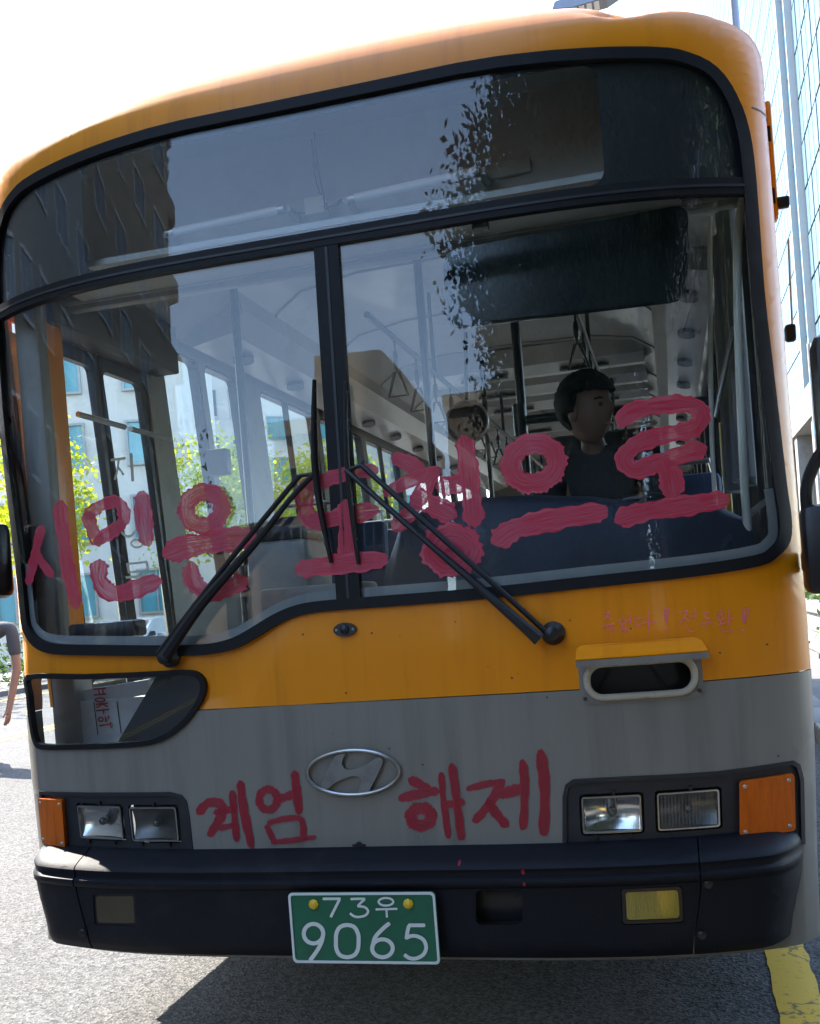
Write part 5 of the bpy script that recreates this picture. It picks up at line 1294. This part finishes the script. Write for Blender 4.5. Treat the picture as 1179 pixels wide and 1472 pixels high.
# ------------------------------------------------------------------ box with red lettering, behind the little lower window
M['card'] = mat('white_card', (.62, .64, .66), rough=.7, var=.05, scale=5, dirt=(.5, .5, .5), dscale=5)
BXY = .42
ZX = lambda x, y: (80+x/7.369, 970+y/7.37)
def bxp(a, b, lift=0.0):
    p = onP(*ZX(a, b), 1, BXY); p.y -= lift; return p
bl_ = bxp(180, 700); br_ = bxp(700, 700); tl_ = bxp(115, 275); tr2 = bxp(870, 105)
bxr = empty('white_carton', (0, 0, 0)); tag(bxr, 'white carton with red lettering on the bus step behind the lower corner window', 'box')
bx0, bx1, bz0, bz1 = min(bl_.x, tl_.x), bxp(890, 300).x, bl_.z-.06, bxp(400, 270).z
bxr.location = ((bx0+bx1)/2, BXY+.12, bz0)
def rel(o):
    o.parent = bxr; o.location = -bxr.location; return o
rel(box('carton_body', ((bx0+bx1)/2, BXY+.12, (bz0+bz1)/2), (bx1-bx0, .235, bz1-bz0), M['card'], bev=.004))
rel(box('carton_flap', (bxp(620, 180).x, BXY+.03, bxp(620, 190).z), (.13*2.0, .03, abs(bxp(620, 110).z-bxp(620, 270).z)), M['card'], rot=Matrix.Rotation(-.10, 3, 'Y'), bev=.003))
M['redletter'] = mat('red_print', (.38, .015, .025), rough=.6, var=.1)
bs = poly_strokes('carton_lettering', [([(405, 152), (470, 146), (538, 140)], 18), ([(462, 150), (464, 175), (468, 200)], 14), ([(503, 146), (506, 170), (510, 196)], 14), ([(412, 212), (470, 208), (540, 202)], 18),
  (ell(477, 265, 50, 20, 12), 17, True), ([(432, 312), (490, 306), (556, 300)], 16), ([(505, 308), (475, 326), (440, 344)], 15), ([(505, 308), (530, 322), (558, 336)], 15), ([(440, 380), (500, 373), (572, 364)], 17), ([(512, 376), (516, 392), (518, 412)], 14),
  (ell(488, 470, 24, 22, 12), 16, True), ([(535, 442), (540, 470), (545, 502)], 16), ([(568, 430), (572, 444), (576, 462)], 14), ([(474, 538), (530, 528), (595, 518)], 18), ([(592, 500), (596, 530), (600, 562)], 16)], lambda a, b, l: bxp(a, b, .003+l), M['redletter'], None, 15)
rel(bs)
for a, b in ((165, 640), (405, 640), (650, 620)):
    p, q = bxp(a-0, 285), bxp(a+45, b); rel(tube('carton_seam', [p+Vector((0, -.001, 0)), q+Vector((0, -.001, 0))], .0016, M['bezel'], None, seg=5))
stp = [onP(*q, 1, .10) for q in ((229, 965), (310, 965), (310, 1090), (160, 1090), (172, 1062))]
prism('step_trim', [(p.x, p.z) for p in stp], .02, lambda a, b, t: Vector((a, .10+t, b)), M['black'], bus)

# ------------------------------------------------------------------ people
def skin_body(name, verts, edges, radii, material, parent=None, root=0, sub=2):
    me = bpy.data.meshes.new(name); me.from_pydata([Vector(v) for v in verts], edges, [])
    o = link(name, me, material, parent)
    md = o.modifiers.new('skin', 'SKIN'); md.use_smooth_shade = True
    sv_ = me.skin_vertices[0].data
    for i, r in enumerate(radii): sv_[i].radius = r if isinstance(r, tuple) else (r, r); sv_[i].use_root = (i == root)
    s = o.modifiers.new('sub', 'SUBSURF'); s.levels = sub; s.render_levels = sub
    return o
M['skin'] = mat('skin', (.19, .105, .075), rough=.5, var=.08, scale=10)  # cab shade is darkened into this skin tone
M['skin_lit'] = mat('sunlit_skin', (.36, .20, .135), rough=.5, var=.08, scale=10)  # lighter copy of the skin, with sunlight put into the tone
M['hair'] = mat('black_hair', (.006, .006, .007), rough=.75, spec=.15, var=.3, scale=40, bump=.5, bscale=120, stretch=(1, 1, .2))
M['darkcloth'] = mat('dark_cloth', (.020, .022, .028), rough=.85, var=.25, scale=60, bump=.2, bscale=200)
M['greycloth'] = mat('grey_cloth', (.08, .085, .09), rough=.85, var=.2, scale=60, bump=.2, bscale=200)
M['jeans'] = mat('pale_trousers', (.30, .29, .26), rough=.85, var=.15, scale=60)
M['shoe'] = mat('pale_shoe', (.45, .44, .42), rough=.6, var=.15)
M['eye'] = mat('eye', (.05, .04, .035), rough=.15, var=.1)
M['lips'] = mat('lips', (.30, .12, .10), rough=.45, var=.1)
def head(parent, c, yaw, rad=.115, hair_long=.0):
    """head with jaw, nose, ears, eyes and a cap of hair; faces -y before yaw"""
    R_ = Matrix.Rotation(yaw, 3, 'Z'); c = Vector(c)
    bm = bmesh.new(); bmesh.ops.create_uvsphere(bm, u_segments=28, v_segments=20, radius=1)
    for v in bm.verts:
        x, y, z = v.co; 
        wx = .078*(1-.22*max(0, -z)**1.5); wy = .098*(1-.10*max(0, -z)); wz = .122
        p = Vector((x*wx, y*wy, z*wz))
        if y < 0:
            nz = math.exp(-((z+.12)/.22)**2-(x/.17)**2); p.y -= .024*nz
            p.y += .010*math.exp(-((z-.08)/.12)**2-((abs(x)-.42)/.2)**2)
            p.y -= .008*math.exp(-((z+.52)/.10)**2-(x/.35)**2)
            p.y -= .010*math.exp(-((z+.90)/.2)**2-(x/.4)**2)
        v.co = R_ @ p+c
    for sx in (-1, 1):
        r = bmesh.ops.create_uvsphere(bm, u_segments=10, v_segments=8, radius=1)
        for v in r['verts']: v.co = R_ @ Vector((sx*.080+v.co.x*.012, .008+v.co.y*.022, -.012+v.co.z*.034))+c
    h = bobj('head', bm, M['skin'], parent, sm=80)
    for sx in (-1, 1):
        bm = bmesh.new(); r = bmesh.ops.create_uvsphere(bm, u_segments=10, v_segments=8, radius=.0085)
        for v in bm.verts: v.co = R_ @ (v.co+Vector((sx*.031, -.0835, .006)))+c
        bobj('eye', bm, M['eye'], h, sm=80)
    bm = bmesh.new(); add_tube(bm, catmull([R_ @ Vector((sx_, -.098+abs(sx_)*.25, -.064))+c for sx_ in (-.024, 0, .024)], 4), [.002, .003, .004, .0045, .005, .0045, .004, .003, .002][:9], 6)
    bobj('mouth', bm, M['lips'], h, sm=80)
    for sx in (-1, 1): tube('eyebrow', [R_ @ Vector((sx*.016, -.088, .026))+c, R_ @ Vector((sx*.032, -.084, .031))+c, R_ @ Vector((sx*.050, -.071, .025))+c], .0038, M['hair'], h, seg=6)
    bm = bmesh.new(); bmesh.ops.create_uvsphere(bm, u_segments=36, v_segments=26, radius=1); rnd = random.Random(5)
    for v in bm.verts:
        x, y, z = v.co; k = 1+.018*math.sin(x*23+z*9)+.012*rnd.uniform(-1, 1)
        p = Vector((x*.104, y*.122+.012, z*.118+.034))*k
        lo_ = .060 if y < -.25 else (-.02 if y < .15 else -.085-hair_long)
        if p.z < lo_: p.z = lo_+.004*rnd.uniform(-1, 1); p.x *= .80; p.y = p.y*.80+.01
        v.co = R_ @ p+c
    bobj('hair', bm, M['hair'], parent, sm=80)
    return h
# the driver
dr = empty('person', (.70, 1.05, 1.36)); tag(dr, 'person with short black hair and dark top sitting at the bus steering wheel', 'person')
def loc(p): return Vector(p)-Vector((.70, 1.05, 1.36))
hc = onP(846, 590, 1, .92)
nb = Vector((hc.x+.005, .99, hc.z-.14)); ch = Vector((.70, 1.06, 1.70)); pe = Vector((.70, 1.16, 1.38))
sL, sR = Vector((.50, 1.05, 1.775)), Vector((.90, 1.05, 1.775)); eL, eR = Vector((.50, .94, 1.50)), Vector((.95, .94, 1.50))
wL, wR = Vector((.67, .74, 1.56)), Vector((1.03, .72, 1.54))
kL, kR = Vector((.60, .78, 1.36)), Vector((.84, .78, 1.36)); aL, aR = Vector((.60, .72, .95)), Vector((.84, .72, .95)); tL, tR = Vector((.60, .58, .90)), Vector((.84, .58, .90))
Vs = [pe, (pe+ch)/2, ch, ch+Vector((0, -.03, .10)), nb, hc-Vector((0, 0, .05)), sL, eL, wL, sR, eR, wR, kL, aL, tL, kR, aR, tR, wL+Vector((.02, -.06, .03)), wR+Vector((.0, -.06, .03))]
Ed = [(0, 1), (1, 2), (2, 3), (3, 4), (4, 5), (3, 6), (6, 7), (7, 8), (3, 9), (9, 10), (10, 11), (0, 12), (12, 13), (13, 14), (0, 15), (15, 16), (16, 17), (8, 18), (11, 19)]
Rd = [.14, .13, .14, .064, .046, .045, .062, .046, .030, .062, .046, .030, .075, .048, .04, .075, .048, .04, .026, .026]
skin_body('body', [loc(v) for v in Vs], Ed, Rd, M['skin'], dr)
Vs[3] = nb.lerp(ch, .18); top = [0, 1, 2, 3, 4, 6, 7, 9, 10]; mp_ = {j: i for i, j in enumerate(top)}
skin_body('shirt', [loc(Vs[i]) for i in top]+[loc(wL.lerp(eL, .15)), loc(wR.lerp(eR, .15))], [(mp_[a], mp_[b]) for a, b in Ed if a in mp_ and b in mp_]+[(mp_[7], 8), (mp_[10], 9)], [Rd[i]+.018 for i in top]+[.044, .044], M['darkcloth'], dr)
tr_i = [0, 12, 13, 15, 16]; mp2 = {j: i for i, j in enumerate(tr_i)}
skin_body('trousers', [loc(Vs[i]) for i in tr_i], [(mp2[a], mp2[b]) for a, b in Ed if a in mp2 and b in mp2], [Rd[i]+.02 for i in tr_i], M['darkcloth'], dr)
def fingers(V_, E_, R_, w_i, d, side, palm, sc=1.0, curl=.5):
    """five finger chains growing from the wrist vertex: V_, E_, R_ are extended in place"""
    w0 = Vector(V_[w_i]); d = Vector(d).normalized(); side = Vector(side).normalized(); palm = Vector(palm).normalized()
    for k_, (off, ln) in enumerate(((-.030, .068), (-.011, .078), (.010, .074), (.029, .058))):
        kn = w0+d*.085*sc+side*off*sc; base = len(V_)
        V_.append(kn); R_.append(.0095*sc); E_.append((w_i, base))
        p = kn; dd = d.copy()
        for j in range(2):
            dd = (dd+palm*curl*.55).normalized(); p = p+dd*ln*.5*sc; V_.append(p); R_.append((.0085, .0068)[j]*sc); E_.append((base+j, base+j+1))
    b = len(V_); V_.append(w0+d*.035*sc-side*.042*sc+palm*.008); R_.append(.011*sc); E_.append((w_i, b))
    V_.append(w0+d*.075*sc-side*.062*sc+palm*.016); R_.append(.0085*sc); E_.append((b, b+1))
# hands on the wheel
for w_, e_, sx in ((wL, eL, 1), (wR, eR, -1)):
    V_ = [loc(w_)]; E_ = []; R_2 = [.026]
    fingers(V_, E_, R_2, 0, (w_-e_), (sx, 0, .2), (sx*.3, .2, -.8), 1.0, 1.0)
    skin_body('hand', V_, E_, R_2, M['skin'], dr, sub=1)
hd_ = head(dr, loc(hc), .95); 

# the passer-by at the left edge
foot = onP(6, 1103, 2, 0)
pb = empty('person', (foot.x-.22, foot.y-.02, 0)); tag(pb, 'person in a dark t-shirt walking past on the sunlit road', 'person')
hand = onP(12, 1034, 1, foot.y-.05); el_ = onP(24, 975, 1, foot.y+.02)
O_ = Vector(pb.location)
hand -= O_; el_ -= O_
hz = max(.62, hand.z)
sh = Vector((el_.x-.005, .05, 1.30)); el2 = Vector((el_.x, .06, max(el_.z, 1.0)))
wr_ = Vector((hand.x+.015, -.03, hand.z+.09)); 
V_ = [Vector((-.02, 0, .86)), Vector((-.02, .0, 1.08)), Vector((-.02, .01, 1.34)), Vector((-.02, .0, 1.46)), Vector((-.02, -.02, 1.56)), Vector((-.02, -.03, 1.62)),
      Vector((sh.x-.02, sh.y, 1.42)), el2, wr_,
      Vector((-.24, 0, 1.42)), Vector((-.29, -.06, 1.05)), Vector((-.27, -.18, .84)),
      Vector((.07, .0, .82)), Vector((.09, .06, .46)), Vector((.12, -.02, .09)), Vector((.14, -.17, .04)),
      Vector((-.12, .0, .82)), Vector((-.14, .14, .48)), Vector((-.15, .36, .16)), Vector((-.15, .30, .06))]
E_ = [(0, 1), (1, 2), (2, 3), (3, 4), (4, 5), (2, 6), (6, 7), (7, 8), (2, 9), (9, 10), (10, 11), (0, 12), (12, 13), (13, 14), (14, 15), (0, 16), (16, 17), (17, 18), (18, 19)]
R_3 = [.125, .115, .12, .06, .05, .05, .055, .048, .032, .055, .048, .032, .08, .055, .038, .035, .08, .055, .038, .035]
body_n = len(V_)
fingers(V_, E_, R_3, 8, (-.10, -.15, -1), (0, 1, -.1), (-1, 0, 0), 1.0, .45)
fingers(V_, E_, R_3, 11, (.0, -.3, -1), (0, 1, -.2), (1, 0, 0), 1.0, .45)
skin_body('body', V_, E_, R_3, M['skin_lit'], pb, sub=2)
skin_body('t_shirt', [V_[i] for i in (0, 1, 2, 3, 6, 9)]+[V_[6].lerp(V_[7], .75), V_[9].lerp(V_[10], .7)], [(0, 1), (1, 2), (2, 3), (2, 4), (2, 5), (4, 6), (5, 7)], [.145, .14, .14, .085, .075, .075, .064, .064], M['greycloth'], pb)
skin_body('trousers', [V_[i]+Vector((0, 0, .02)) for i in (0, 12, 13, 16, 17)]+[V_[14]+Vector((0, 0, .05)), V_[18]+Vector((0, 0, .05))], [(0, 1), (1, 2), (2, 5), (0, 3), (3, 4), (4, 6)], [.14, .10, .075, .10, .075, .062, .062], M['jeans'], pb)
for a, b in ((14, 15), (18, 19)):
    skin_body('shoe', [V_[a]-Vector((0, -.05, .035)), V_[a].lerp(V_[b], .5)-Vector((0, 0, .02)), V_[b]-Vector((0, .05, 0))], [(0, 1), (1, 2)], [(.045, .045), (.05, .045), (.045, .035)], M['shoe'], pb)
head(pb, Vector((-.02, -.03, 1.70)), .3)
